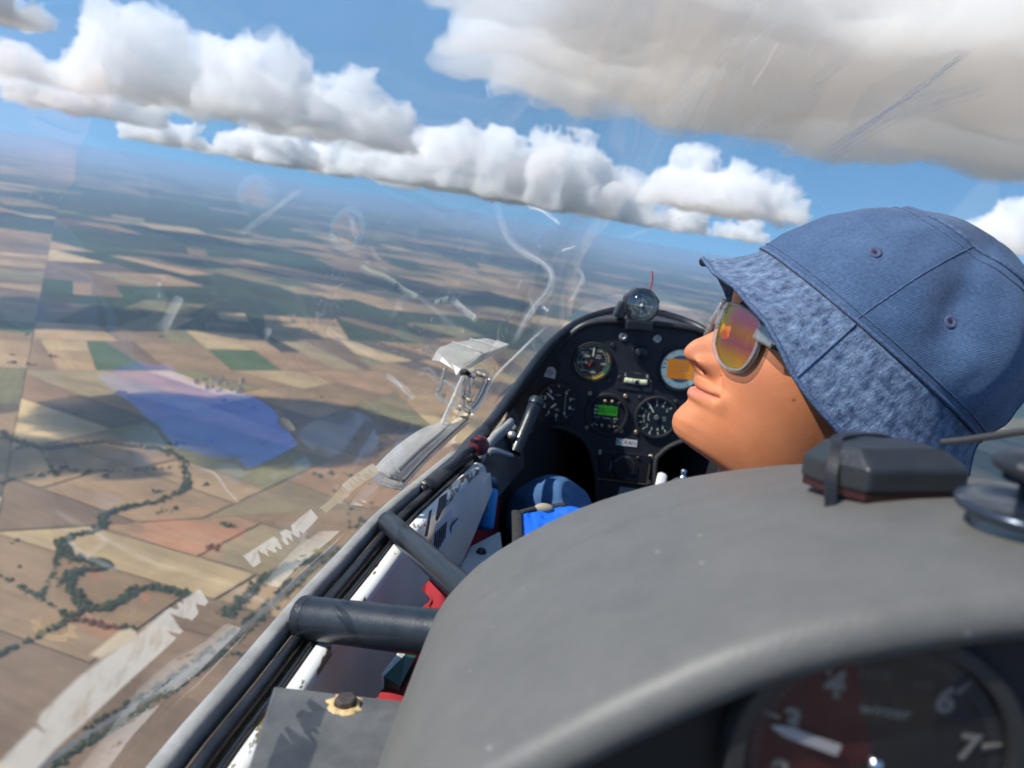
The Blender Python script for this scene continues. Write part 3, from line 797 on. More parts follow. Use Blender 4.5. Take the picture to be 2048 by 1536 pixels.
def band(e0, e1, n, seed, holes, m=M_sill_refl, lift=0.0015, jag=1.0):
    """strip of the glass between two pixel polylines; holes = [(t0, t1, side, depth)] tongues cut in from an edge"""
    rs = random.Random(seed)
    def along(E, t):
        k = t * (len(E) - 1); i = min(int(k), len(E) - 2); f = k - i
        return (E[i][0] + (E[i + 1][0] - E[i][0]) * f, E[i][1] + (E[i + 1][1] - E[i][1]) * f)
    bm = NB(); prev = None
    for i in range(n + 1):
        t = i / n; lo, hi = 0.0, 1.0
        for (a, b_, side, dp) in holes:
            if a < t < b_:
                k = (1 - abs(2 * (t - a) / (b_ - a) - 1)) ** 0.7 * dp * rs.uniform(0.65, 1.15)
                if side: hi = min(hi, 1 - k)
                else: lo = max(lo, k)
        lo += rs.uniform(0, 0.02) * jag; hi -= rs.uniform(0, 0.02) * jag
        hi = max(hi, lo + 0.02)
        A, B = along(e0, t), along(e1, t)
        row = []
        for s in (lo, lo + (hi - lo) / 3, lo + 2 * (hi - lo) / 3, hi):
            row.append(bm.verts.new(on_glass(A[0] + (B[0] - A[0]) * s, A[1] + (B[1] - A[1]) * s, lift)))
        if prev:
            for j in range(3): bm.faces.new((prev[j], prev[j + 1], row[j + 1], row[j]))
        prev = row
    return cpart('sill_reflection', bm, m)
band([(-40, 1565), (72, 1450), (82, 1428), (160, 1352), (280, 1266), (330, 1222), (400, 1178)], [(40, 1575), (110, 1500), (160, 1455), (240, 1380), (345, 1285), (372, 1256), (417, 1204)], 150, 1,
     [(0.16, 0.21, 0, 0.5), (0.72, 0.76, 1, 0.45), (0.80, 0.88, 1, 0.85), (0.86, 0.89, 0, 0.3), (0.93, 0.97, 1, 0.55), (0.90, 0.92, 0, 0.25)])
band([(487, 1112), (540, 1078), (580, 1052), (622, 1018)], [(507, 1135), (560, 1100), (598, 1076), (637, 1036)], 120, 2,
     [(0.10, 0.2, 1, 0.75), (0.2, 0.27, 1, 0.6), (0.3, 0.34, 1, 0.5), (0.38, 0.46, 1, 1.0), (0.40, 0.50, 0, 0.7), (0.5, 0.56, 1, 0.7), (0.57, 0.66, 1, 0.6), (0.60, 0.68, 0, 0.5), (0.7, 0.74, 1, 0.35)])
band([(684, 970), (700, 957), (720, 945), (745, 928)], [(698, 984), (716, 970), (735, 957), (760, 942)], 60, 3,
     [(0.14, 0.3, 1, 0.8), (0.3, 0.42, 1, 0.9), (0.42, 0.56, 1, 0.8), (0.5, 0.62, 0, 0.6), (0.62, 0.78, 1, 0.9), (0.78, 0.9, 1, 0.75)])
band([(240, 1262), (262, 1256), (272, 1262)], [(180, 1310), (200, 1318), (275, 1276)], 12, 4, [], M_sill_refl_tan, 0.0012)
band([(640, 1015), (660, 1000), (700, 955), (745, 926)], [(652, 1026), (672, 1010), (716, 974), (762, 944)], 16, 6, [], refl_film('sill_reflection_faint', (0.60, 0.50, 0.34), 0.45), 0.0008)
# scuffs on the acrylic, with glints and reflected streaks painted in as pale strips
m, nt, b = nmat('scuffs_and_glints'); nt.nodes.remove(b); L = nt.links.new; N = nt.nodes.new
uvn = N('ShaderNodeUVMap'); sx = N('ShaderNodeSeparateXYZ'); L(uvn.outputs[0], sx.inputs[0])
pp_ = N('ShaderNodeMath'); pp_.operation = 'PINGPONG'; pp_.inputs[1].default_value = 0.5; L(sx.outputs['Y'], pp_.inputs[0])
pe_ = N('ShaderNodeMapRange'); pe_.inputs[1].default_value = 0.0; pe_.inputs[2].default_value = 0.5; pe_.interpolation_type = 'SMOOTHSTEP'; L(pp_.outputs[0], pe_.inputs[0])
px_ = N('ShaderNodeMath'); px_.operation = 'PINGPONG'; px_.inputs[1].default_value = 0.5; L(sx.outputs['X'], px_.inputs[0])
pg_ = N('ShaderNodeMapRange'); pg_.inputs[2].default_value = 0.22; pg_.interpolation_type = 'SMOOTHSTEP'; L(px_.outputs[0], pg_.inputs[0])
mp = N('ShaderNodeMapping'); mp.inputs['Scale'].default_value = (2.5, 5, 1); L(uvn.outputs[0], mp.inputs[0])
nz = N('ShaderNodeTexNoise'); nz.inputs['Scale'].default_value = 1.5; nz.inputs['Detail'].default_value = 5; L(mp.outputs[0], nz.inputs['Vector'])
nm = N('ShaderNodeMapRange'); nm.inputs[1].default_value = 0.3; nm.inputs[2].default_value = 0.7; L(nz.outputs['Fac'], nm.inputs[0])
at_ = N('ShaderNodeVertexColor'); at_.layer_name = 'haze'
q1 = N('ShaderNodeMath'); q1.operation = 'MULTIPLY'; L(pe_.outputs[0], q1.inputs[0]); L(nm.outputs[0], q1.inputs[1])
q2 = N('ShaderNodeMath'); q2.operation = 'MULTIPLY'; L(q1.outputs[0], q2.inputs[0]); L(at_.outputs[0], q2.inputs[1])
q3 = N('ShaderNodeMath'); q3.operation = 'MULTIPLY'; L(q2.outputs[0], q3.inputs[0]); L(pg_.outputs[0], q3.inputs[1])
t_ = N('ShaderNodeBsdfTransparent'); d_ = N('ShaderNodeBsdfDiffuse'); d_.inputs[0].default_value = (0.85, 0.85, 0.85, 1); l_ = N('ShaderNodeBsdfTranslucent'); l_.inputs[0].default_value = (0.85, 0.85, 0.85, 1)
a_ = N('ShaderNodeMixShader'); L(d_.outputs[0], a_.inputs[1]); L(l_.outputs[0], a_.inputs[2]); a_.inputs[0].default_value = 0.6
x_ = N('ShaderNodeMixShader'); L(q3.outputs[0], x_.inputs[0]); L(t_.outputs[0], x_.inputs[1]); L(a_.outputs[0], x_.inputs[2]); L(x_.outputs[0], nt.nodes['Material Output'].inputs['Surface'])
M_streak = m
def pale_streak(pts, w, k):
    P = smooth_path([(a, b_, 0) for a, b_ in pts], 8); bm = NB(); uv = bm.loops.layers.uv.new('UVMap'); cl = bm.loops.layers.float_color.new('haze'); rows = []
    for i, p in enumerate(P):
        t = (P[min(i + 1, len(P) - 1)] - P[max(i - 1, 0)]).normalized(); s = Vector((-t.y, t.x, 0))
        rows.append([bm.verts.new(on_glass(p.x + s.x * w * e, p.y + s.y * w * e, 0.001)) for e in (-0.5, -0.25, 0, 0.25, 0.5)])
    n = len(rows) - 1
    for i in range(n):
        for j in range(4):
            f = bm.faces.new((rows[i][j], rows[i][j + 1], rows[i + 1][j + 1], rows[i + 1][j]))
            for lp, (ii, jj) in zip(f.loops, ((i, j), (i, j + 1), (i + 1, j + 1), (i + 1, j))): lp[uv].uv = (ii / n, jj / 4); lp[cl] = (k, k, k, 1)
    o = cpart('scuff_and_glint', bm, M_streak)
for pts, w, k in (([(1672, 290), (1800, 205), (1940, 100)], 20, 0.75), ([(1600, 350), (1790, 230), (2000, 160)], 60, 0.28), ([(985, 380), (1020, 480), (1095, 535), (1098, 580), (1060, 625), (1020, 700)], 22, 0.45),
                  ([(1050, 410), (1090, 425), (1122, 450)], 12, 0.9), ([(1120, 502), (1152, 492)], 8, 0.7), ([(612, 372), (540, 425), (478, 472)], 18, 0.30), ([(700, 430), (714, 480)], 20, 0.25), ([(900, 595), (930, 620), (955, 645)], 22, 0.35),
                  ([(375, 932), (425, 945), (455, 980), (482, 1010)], 9, 0.5), ([(128, 1048), (150, 1095), (190, 1120), (240, 1142)], 14, 0.45), ([(190, 1050), (208, 1085), (170, 1110)], 12, 0.4), ([(1380, 345), (1540, 230), (1720, 100)], 60, 0.16), ([(1290, 270), (1420, 150), (1560, 20)], 80, 0.12),
                  ([(1096, 650), (1042, 700), (988, 755), (955, 805)], 8, 0.9), ([(1150, 530), (1165, 560), (1135, 610)], 16, 0.35), ([(1084, 612), (1098, 622)], 12, 0.8), ([(770, 745), (805, 775), (830, 800)], 18, 0.55), ([(1240, 480), (1320, 450), (1380, 430)], 10, 0.3),
                  ([(600, 1090), (610, 1060), (602, 1130)], 12, 0.3), ([(940, 690), (830, 590), (780, 640)], 20, 0.15), ([(1130, 930), (1150, 860)], 8, 0.0)):
    if k > 0: pale_streak(pts, w, k)
# ---- struts between the canopy frame and the rear instrument hood
def strut(a, ya, b, yb, r0, r1, label):
    p0, p1 = at(*a, y=ya), at(*b, y=yb)
    t = thing('support_tube', label, 'tube', p0, group='tubes carrying the rear instrument hood')
    bm = NB(); d = (p1 - p0)
    n = 14
    b_sweep(bm, [d * (i / n) for i in range(n + 1)], circ(1.0, 28), scale=lambda k: r0 + (r1 - r0) * k); obj('tube', bm, M_tube, t, autos=50)
    bm = NB(); dn = d.normalized(); b_sweep(bm, [dn * (-0.004), dn * 0.0005, dn * 0.0035], [(a_ * k_, b_ * k_) for a_, b_ in circ(1, 28) for k_ in (1,)], scale=lambda k: r0 * (1.035 - 0.02 * k)); obj('weld_collar', bm, M_black, t, autos=50)
    return t
strut((618, 1236), 0.480, (905, 1270), 0.43, 0.0146, 0.0146, 'thick black tube running level from the rail into the grey hood')
strut((778, 1046), 0.672, (950, 1200), 0.46, 0.0100, 0.0100, 'slanting blue-black tube just ahead of the thick black tube')

# ---- grey plate with a hex bolt between rail and hood
ZP = -0.254
pl = [at(a, b, z=ZP) for a, b in ((480, 1590), (548, 1372), (812, 1402), (870, 1420), (760, 1640))]
pc = at(690, 1410, z=ZP)
bt = thing('bolted_plate', 'dark grey plate with a rusty hex bolt beside the sill', 'plate', pc)
M_plate = mat('worn_grey_plate', (0.105, 0.108, 0.108), 0.55, var=0.28, scale=35, bump=0.0005, bscale=120, rvar=0.12)
bm = NB(); b_prism(bm, [(p.x - pc.x, p.y - pc.y) for p in pl], -0.006); obj('plate', bm, M_plate, bt, bevel=0.001, smooth=False)
bm = NB()
prev = None
rs = random.Random(4)
n = 48
ring_in = []; ring_out = []; ring_top = []
for i in range(n):
    a = 2 * math.pi * i / n; k = mnoise.noise(Vector((math.cos(a) * 2.5, math.sin(a) * 2.5, 1))) * 0.35 + rs.uniform(-0.08, 0.08)
    ro = 0.0092 * (1 + k)
    ring_in.append(bm.verts.new((0.0060 * math.cos(a), 0.0060 * math.sin(a), 0.0013))); ring_top.append(bm.verts.new((0.0078 * math.cos(a), 0.0078 * math.sin(a), 0.0016 + 0.0005 * k))); ring_out.append(bm.verts.new((ro * math.cos(a), ro * math.sin(a), 0.0002)))
for i in range(n):
    j = (i + 1) % n; bm.faces.new((ring_in[i], ring_in[j], ring_top[j], ring_top[i])); bm.faces.new((ring_top[i], ring_top[j], ring_out[j], ring_out[i]))
obj('sealant_ring', bm, mat('yellow_sealant', (0.60, 0.43, 0.20), 0.6, var=0.25, scale=300, bump=0.0008, bscale=500), bt)
bm = NB(); hexp = [(0.0062 * math.cos(math.pi / 3 * k + 0.3), 0.0062 * math.sin(math.pi / 3 * k + 0.3)) for k in range(6)]
b_prism(bm, hexp, 0.0042, Matrix.Translation((0.0003, 0, 0.0005)))
obj('hex_bolt', bm, mat('rusty_bolt', (0.11, 0.085, 0.075), 0.45, 0.5, var=0.35, scale=250, bump=0.0003, bscale=900), bt, bevel=0.0009, smooth=False)

# ---- red knob with its rod, white bracket, black canopy lever
kc = at(957, 891, y=0.93)
kn = thing('release_knob', 'dark red ball knob on a black rod at the end of the rail', 'knob', kc)
bm = NB(); b_sphere(bm, (0, 0, 0), 0.0136, 32); obj('ball', bm, mat('maroon_bakelite', (0.115, 0.012, 0.016), 0.35, var=0.15, scale=60, coat=0.1), kn)
bm = NB(); b_lathe(bm, [(0.01362, -0.0004), (0.0138, 0), (0.01362, 0.0004)], 40, frame_z(Vector((1, 0.1, 0.35))).to_4x4()); obj('seam', bm, mat('maroon_seam', (0.05, 0.008, 0.01), 0.5), kn)
rodp = [at(*q, y=yy) - kc for q, yy in (((957, 893), 0.93), ((930, 905), 0.905), ((905, 930), 0.87), ((880, 948), 0.845), ((845, 980), 0.79))]
bm = NB(); b_sweep(bm, smooth_path(rodp, 6), circ(0.0045, 10)); obj('rod', bm, M_black, kn)
bc = at(1000, 890, y=1.02)
br = thing('sill_bracket', 'off-white moulded bracket behind the red knob', 'bracket', bc)
bm = NB()
P = [at(a, b, y=yy) - bc for a, b, yy in ((1010, 855, 1.03), (1040, 872, 1.04), (1000, 920, 1.00), (965, 925, 0.97), (972, 890, 0.98))]
b_sweep(bm, smooth_path([at(968, 905, y=0.975) - bc, at(985, 900, y=0.99) - bc, at(1024, 911, y=1.02) - bc], 6), circ(0.010, 12, 0.007), scale=lambda k: 1 - 0.65 * k); obj('arm', bm, mat('bracket_white', (0.50, 0.49, 0.47), 0.4, var=0.2, scale=90), br)
bm = NB(); b_sweep(bm, smooth_path([at(958, 920, y=0.96) - bc, at(985, 880, y=1.0) - bc, at(1005, 862, y=1.03) - bc, at(1022, 846, y=1.06) - bc], 6), circ(0.0055, 12, 0.008)); obj('rib', bm, mat('bracket_grey', (0.34, 0.34, 0.33), 0.5, var=0.3, scale=90), br)
l0, l1 = at(1076, 796, y=1.12), at(1030, 905, y=1.07)
lv = thing('black_lever', 'black lever with rounded grip in front of the altimeter', 'lever', l1)
bm = NB(); d = l0 - l1
b_sweep(bm, [d * k for k in (0, 0.2, 0.5, 0.8, 0.9, 0.94, 0.985, 1.0)], circ(1, 20), scale=None)
bm.free(); bm = NB()
prof = [(0.0, 0.0095), (0.3, 0.0098), (0.6, 0.0102), (0.85, 0.0102), (0.862, 0.0095), (0.87, 0.0116), (0.95, 0.0122), (0.99, 0.0095), (1.0, 0.004)]
rows = []; fz = frame_z(d)
for k, r in prof: rows.append([d * k + fz @ Vector((r * math.cos(2 * math.pi * j / 20), r * math.sin(2 * math.pi * j / 20), 0)) for j in range(20)])
b_grid(bm, rows, closed_u=True); obj('grip', bm, M_tube, lv, autos=60)
bm = NB(); b_cyl(bm, at(1020, 872, y=1.10) - l1, at(1024, 870, y=1.07) - l1, 0.006); b_cyl(bm, at(1026, 856, y=1.12) - l1, at(1028, 855, y=1.09) - l1, 0.004); obj('pivot_screw', bm, mat('pale_screw', (0.55, 0.52, 0.46), 0.4, 0.7), lv)
# ---- blue flask in the side pocket
p0, p1 = at(982, 955, y=0.965), at(968, 1060, y=0.93)
fl = thing('blue_flask', 'slim bright blue flask hanging by the left cockpit wall', 'flask', p1)
bm = NB(); d = p0 - p1; fz = frame_z(d); rows = []
for k, r in ((0, 0.002), (0.01, 0.009), (0.06, 0.0125), (0.5, 0.0122), (0.76, 0.0118), (0.78, 0.0105)): rows.append([d * k + fz @ Vector((r * math.cos(2 * math.pi * j / 20), r * math.sin(2 * math.pi * j / 20), 0)) for j in range(20)])
b_grid(bm, rows, closed_u=True); obj('body', bm, mat('blue_plastic', (0.006, 0.30, 0.75), 0.4, var=0.15, scale=40), fl)
bm = NB(); rows = []
for k, r in ((0.78, 0.0102), (0.79, 0.0118), (0.95, 0.0112), (1.0, 0.007), (1.005, 0.001)): rows.append([d * k + fz @ Vector((r * math.cos(2 * math.pi * j / 20), r * math.sin(2 * math.pi * j / 20), 0)) for j in range(20)])
b_grid(bm, rows, closed_u=True); obj('cap', bm, mat('navy_cap', (0.01, 0.03, 0.09), 0.4), fl)
# ---- folded red cloth, dark green map case and white card tucked beside the seat
def cloth(name, label, cat, rowsdef, m, amp, seed, n=18):
    c = at(*rowsdef[0][0][:2], y=rowsdef[0][0][2])
    bm = NB(); rows = []
    for rw in rowsdef:
        P = smooth_path([at(a, b, y=yy) for a, b, yy in rw], n)
        rows.append(P)
    R2 = []
    for j in range(len(rows[0])):
        R2.append(smooth_path([r[j] for r in rows], 8))
    for i, r in enumerate(R2):
        for j, p in enumerate(r): p += Vector((1, -0.4, 0.3)) * amp * mnoise.noise(Vector((i * 0.28, j * 0.10, seed)))
    b_grid(bm, [[p - c for p in r] for r in R2])
    o = obj(name, bm, m, loc=c); md = o.modifiers.new('t', 'SOLIDIFY'); md.thickness = 0.002
    return tag(o, label, cat)
cloth('red_pouch', 'crumpled red cloth bag stuffed beside the front seat', 'bag', [[(868, 1130, 0.60), (840, 1240, 0.55), (800, 1330, 0.50), (755, 1410, 0.46)], [(885, 1150, 0.59), (862, 1250, 0.54), (825, 1340, 0.49), (790, 1420, 0.45)], [(900, 1190, 0.58), (890, 1270, 0.53), (860, 1350, 0.49), (830, 1430, 0.45)]], M_redcloth, 0.012, 2.0)
q = [at(a, b, y=yy) for a, b, yy in ((800, 1300, 0.50), (812, 1306, 0.50), (776, 1352, 0.475), (762, 1350, 0.475))]
c = q[3]
o = obj('document_card', ([p - c for p in q] + [p - c + Vector((0.0008, 0, -0.02)) for p in q], [(0, 1, 2, 3), (7, 6, 5, 4), (0, 4, 5, 1), (1, 5, 6, 2), (2, 6, 7, 3), (3, 7, 4, 0)]), M_label, loc=c, smooth=False); tag(o, 'white card edge standing beside the red cloth bag', 'card')
q = [at(a, b, y=yy) for a, b, yy in ((812, 1308, 0.495), (838, 1300, 0.495), (800, 1372, 0.465), (768, 1352, 0.472))]
c = q[3]
o = obj('map_case', ([p - c for p in q] + [p - c + Vector((0.002, 0, -0.04)) for p in q], [(0, 1, 2, 3), (7, 6, 5, 4), (0, 4, 5, 1), (1, 5, 6, 2), (2, 6, 7, 3), (3, 7, 4, 0)]), mat('green_case', (0.006, 0.05, 0.032), 0.35), loc=c, smooth=False); tag(o, 'dark green case wedged between white card and red cloth', 'case')

# ------------------------------------------------------------------ clear ventilation window fittings on the left glass
m, nt, b = nmat('clear_plastic')
b.inputs['Base Color'].default_value = (0.93, 0.93, 0.90, 1); b.inputs['Roughness'].default_value = 0.12; b.inputs['IOR'].default_value = 1.4
b.inputs['Transmission Weight'].default_value = 0.82; b.inputs['Specular IOR Level'].default_value = 0.6
M_clear = m
m, nt, b = nmat('milky_plastic')
L = nt.links.new; N = nt.nodes.new
tl = N('ShaderNodeBsdfTranslucent'); tl.inputs[0].default_value = (0.90, 0.89, 0.85, 1); tp = N('ShaderNodeBsdfTransparent'); tp.inputs[0].default_value = (0.9, 0.9, 0.88, 1)
b.inputs['Base Color'].default_value = (0.82, 0.81, 0.77, 1); b.inputs['Roughness'].default_value = 0.25
a = N('ShaderNodeMixShader'); a.inputs[0].default_value = 0.5; L(b.outputs[0], a.inputs[1]); L(tl.outputs[0], a.inputs[2])
nz = N('ShaderNodeTexNoise'); nz.inputs['Scale'].default_value = 45; nz.inputs['Detail'].default_value = 5
mr = N('ShaderNodeMapRange'); mr.inputs[1].default_value = 0.3; mr.inputs[2].default_value = 0.75; mr.inputs[3].default_value = 0.10; mr.inputs[4].default_value = 0.42; L(nz.outputs['Fac'], mr.inputs[0])
tcx = N('ShaderNodeTexCoord'); L(tcx.outputs['Object'], nz.inputs['Vector'])
a2 = N('ShaderNodeMixShader'); L(mr.outputs[0], a2.inputs[0]); L(a.outputs[0], a2.inputs[1]); L(tp.outputs[0], a2.inputs[2]); L(a2.outputs[0], nt.nodes['Material Output'].inputs['Surface'])
M_milk = m
M_glued = mat('yellowed_glue', (0.62, 0.50, 0.30), 0.4, var=0.3, scale=120, coat=0.2)

def slab(pts3, th):
    """quad grid of points (rows) thickened along its mean normal"""
    bm = NB(); V = b_grid(bm, pts3)
    bm.normal_update()
    bmesh.ops.solidify(bm, geom=bm.faces[:], thickness=th)
    return bm
sc = at(900, 745, y=0.93)
vs = thing('air_scoop', 'milky plastic air scoop with clear latch fixed on the left glass', 'scoop', sc)
def v(a, b, y): return at(a, b, y=y) - sc
top = [[v(872, 704, 0.93), v(900, 720, 0.915), v(922, 738, 0.90)], [v(880, 694, 0.95), v(912, 712, 0.93), v(927, 727, 0.915)], [v(905, 686, 0.99), v(938, 697, 0.965), v(965, 708, 0.95)], [v(940, 680, 1.03), v(968, 686, 1.01), v(990, 697, 0.985)], [v(972, 676, 1.07), v(995, 682, 1.045), v(1018, 688, 1.02)]]
obj('scoop_plate', slab(top, 0.0022), M_milk, vs, smooth=False)
bm = slab([[v(872, 704, 0.93), v(864, 720, 0.925)], [v(885, 714, 0.92), v(880, 722, 0.917)], [v(905, 728, 0.908), v(905, 737, 0.905)], [v(922, 738, 0.90), v(912, 750, 0.896)]], 0.0022); obj('rear_lip', bm, M_milk, vs, smooth=False)
for i in (2, 3):
    bm = NB(); b_sweep(bm, [p + Vector((0, 0, 0.0015)) for p in top[i]], circ(0.0012, 8)); obj('rib', bm, M_milk, vs)
bm = slab([[v(922, 738, 0.90), v(926, 746, 0.90)], [v(965, 709, 0.95), v(968, 720, 0.95)], [v(1018, 688, 1.02), v(1014, 696, 1.02)]], 0.0015); obj('side_wall', bm, M_milk, vs, smooth=False)
bm = NB(); b_cyl(bm, v(920, 746, 0.89), v(934, 744, 0.89), 0.0035, seg=12); b_cyl(bm, v(931, 748, 0.889), v(936, 742, 0.889), 0.005, seg=12); obj('hinge_screw', bm, mat('hinge_black', (0.02, 0.02, 0.02), 0.3, 0.8), vs)
bm = NB(); b_box(bm, v(861, 699, 0.94), (0.010, 0.008, 0.008), Matrix.Rotation(0.6, 3, 'Y')); obj('outer_tab', bm, M_clear, vs, bevel=0.001, smooth=False)
def bar(pts, r, name='bar', m=None, n=5):
    bm = NB(); b_sweep(bm, smooth_path(pts, n), circ(r, 10)); return obj(name, bm, m or M_clear, vs)
bar([v(891, 735, 0.915), v(880, 775, 0.91), v(873, 785, 0.91), v(880, 797, 0.905), v(915, 815, 0.90), v(938, 823, 0.895)], 0.0028, 'latch_loop')
bar([v(935, 750, 0.905), v(925, 800, 0.90), v(938, 823, 0.895), v(958, 805, 0.91), v(978, 765, 0.93), v(975, 748, 0.935), v(955, 742, 0.925), v(938, 752, 0.905)], 0.0030, 'latch_loop')
bar([v(945, 756, 0.905), v(936, 800, 0.90), v(942, 812, 0.898), v(955, 795, 0.91), v(968, 764, 0.925), v(955, 754, 0.92), v(946, 756, 0.906)], 0.0018, 'latch_loop')
bar([v(886, 760, 0.912), v(920, 780, 0.903), v(945, 795, 0.90)], 0.0022, 'cross_bar')
bm = NB(); b_box(bm, v(935, 792, 0.90), (0.012, 0.010, 0.010), Matrix.Rotation(0.5, 3, 'Y')); obj('catch_block', bm, M_clear, vs, bevel=0.0015, smooth=False)
for a, b_, y, s in ((958, 748, 0.92, (1, 0.6, 0.5)), (968, 752, 0.925, (0.7, 0.5, 0.5)), (921, 815, 0.90, (0.6, 0.5, 0.5)), (938, 800, 0.896, (0.8, 0.4, 0.4))):
    bm = NB(); b_sphere(bm, v(a, b_, y), 0.006, 12, s, Matrix.Rotation(0.5, 3, 'Y')); obj('glue_blob', bm, M_glued, vs)
# the thin push rod
bm = NB(); b_sweep(bm, smooth_path([v(926, 752, 0.90), v(905, 800, 0.885), v(888, 838, 0.87), v(874, 872, 0.855)], 6), circ(0.0024, 10)); obj('push_rod', bm, M_milk, vs)
# the sliding window's long guide, lying along the glass above the rail
gc = at(845, 900, y=0.80)
sg = thing('window_guide', 'long clear plastic guide lying along the glass above the rail', 'guide', gc)
def w(a, b, y): return at(a, b, y=y) - gc
L0 = smooth_path([w(746, 946, 0.715), w(762, 925, 0.735), w(800, 890, 0.78), (w(842, 862, 0.835)), w(870, 851, 0.87)], 6)
L1 = smooth_path([w(780, 958, 0.715), w(800, 938, 0.735), w(838, 902, 0.78), (w(880, 868, 0.835)), w(900, 850, 0.885)], 6)
L2 = smooth_path([w(805, 968, 0.72), w(822, 948, 0.74), w(858, 910, 0.785), (w(898, 872, 0.84)), w(936, 838, 0.91)], 6)
obj('guide_plate', slab([L0, [a.lerp(b_, 0.5) + Vector((0, 0, 0.003)) for a, b_ in zip(L0, L1)], L1, L2], 0.002), M_milk, sg)
bm = NB(); b_sweep(bm, L1, circ(0.0028, 8)); obj('guide_rib', bm, M_clear, sg)
bm = NB(); b_sweep(bm, L2, box_sec(-0.001, 0.001, -0.006, 0.003, 0.0005)); obj('guide_edge', bm, M_clear, sg, smooth=False)
bm = NB(); b_sweep(bm, smooth_path([w(748, 945, 0.71), w(768, 962, 0.708), w(790, 970, 0.708), w(804, 972, 0.712)], 5), circ(0.0042, 10)); obj('guide_end', bm, M_clear, sg)
bm = NB(); b_box(bm, w(790, 946, 0.716), (0.009, 0.007, 0.008), Matrix.Rotation(0.5, 3, 'Y')); obj('end_catch', bm, M_clear, sg, bevel=0.001, smooth=False)
P = [w(870, 874, 0.855), w(890, 862, 0.875), w(905, 850, 0.89), w(930, 832, 0.91), w(944, 818, 0.92)]
bm = NB(); b_sweep(bm, smooth_path(P, 5), circ(0.0042, 8, 0.002)); obj('glue_bead', bm, M_glued, sg)

# ------------------------------------------------------------------ front instrument panel
PY = 1.40
M_panel = mat('panel_black', (0.020, 0.023, 0.030), 0.5, var=0.2, scale=40, bump=0.0004, bscale=700)
M_bez = mat('instrument_bezel', (0.030, 0.031, 0.034), 0.4)
M_face = mat('dial_face', (0.010, 0.012, 0.015), 0.55)
M_lum = mat('dial_print', (0.80, 0.80, 0.64), 0.6)
M_lumw = mat('dial_white', (0.85, 0.84, 0.78), 0.6)
M_brass = mat('brass_screw', (0.55, 0.40, 0.24), 0.35, 0.8); M_steel = mat('steel_screw', (0.50, 0.49, 0.46), 0.35, 0.8); M_dscrew = mat('black_screw', (0.05, 0.05, 0.055), 0.4, 0.5)
PC = at(1285, 780, y=PY)
pan = thing('instrument_panel', 'black front instrument panel full of round dials', 'instrument panel', PC)
def pp(px, py, dy=0.0):
    q = at(px, py, y=PY - 0.0) - PC
    return Vector((q.x, -dy, q.z))
PR = Matrix(((1, 0, 0), (0, 0, -1), (0, 1, 0)))      # local x right, y up, z towards the pilot
def PM(px, py, dy=0.0): return Matrix.Translation(pp(px, py, dy)) @ PR.to_4x4()
out_px = [(1016, 838), (1030, 800), (1065, 752), (1108, 702), (1140, 670), (1162, 653), (1187, 645), (1220, 642), (1290, 646), (1360, 653), (1395, 660), (1414, 672), (1440, 700), (1480, 750), (1520, 810), (1535, 852),
          (1500, 880), (1440, 873), (1400, 871), (1372, 879), (1340, 892), (1320, 908), (1311, 926), (1309, 1010), (1306, 1110), (1196, 1100), (1193, 964), (1186, 918), (1175, 889), (1153, 867), (1112, 853), (1071, 853), (1045, 862), (1022, 862)]
op = [pp(a, b) for a, b in out_px]
bm = NB(); b_prism(bm, [(p.x, p.z) for p in op], 0.006, Matrix(((1, 0, 0, 0), (0, 0, -1, 0.006), (0, 1, 0, 0), (0, 0, 0, 1)))); obj('panel_plate', bm, M_panel, pan, smooth=False)
edge = smooth_path([pp(a, b, 0.004) for a, b in out_px[:16]], 5)
bm = NB(); b_sweep(bm, edge, circ(0.0065, 12), up=Vector((0, 1, 0))); obj('rim', bm, M_bez, pan)
leg = smooth_path([pp(a, b, 0.003) for a, b in out_px[24:]][1:] , 4)
bm = NB(); b_sweep(bm, leg, circ(0.005, 8), up=Vector((0, 1, 0))); obj('leg_cutout_rim', bm, mat('ribbed_rubber', (0.03, 0.03, 0.032), 0.7, bump=0.003, bscale=300), pan)
leg = smooth_path([pp(a, b, 0.003) for a, b in out_px[16:25]], 4)
bm = NB(); b_sweep(bm, leg, circ(0.005, 8), up=Vector((0, 1, 0))); obj('leg_cutout_rim', bm, 'ribbed_rubber', pan)
# glare shield from the rim forward to the front bow
outer = smooth_path([at(a, b, y=c) - PC for a, b, c in ARCH_PX[2:]] + [Vector((2 * (XC - PC.x) - (at(a, b, y=c) - PC).x, (at(a, b, y=c) - PC).y, (at(a, b, y=c) - PC).z)) for a, b, c in reversed(ARCH_PX[2:6])], 8)
e2 = edge; no = len(outer)
def resample(P, n):
    L_ = [0]
    for i in range(1, len(P)): L_.append(L_[-1] + (P[i] - P[i - 1]).length)
    o = []
    for k in range(n):
        t = L_[-1] * k / (n - 1); i = max(0, min(len(P) - 2, int(np.searchsorted(L_, t)) - 1)); f = (t - L_[i]) / max(1e-9, L_[i + 1] - L_[i]); o.append(P[i].lerp(P[i + 1], f))
    return o
A, B = resample(e2, 60), resample(outer, 60)
bm = NB(); b_grid(bm, [A, [a.lerp(b_, 0.5) + Vector((0, 0, 0.004)) for a, b_ in zip(A, B)], B]); obj('glare_shield', bm, M_black, pan)

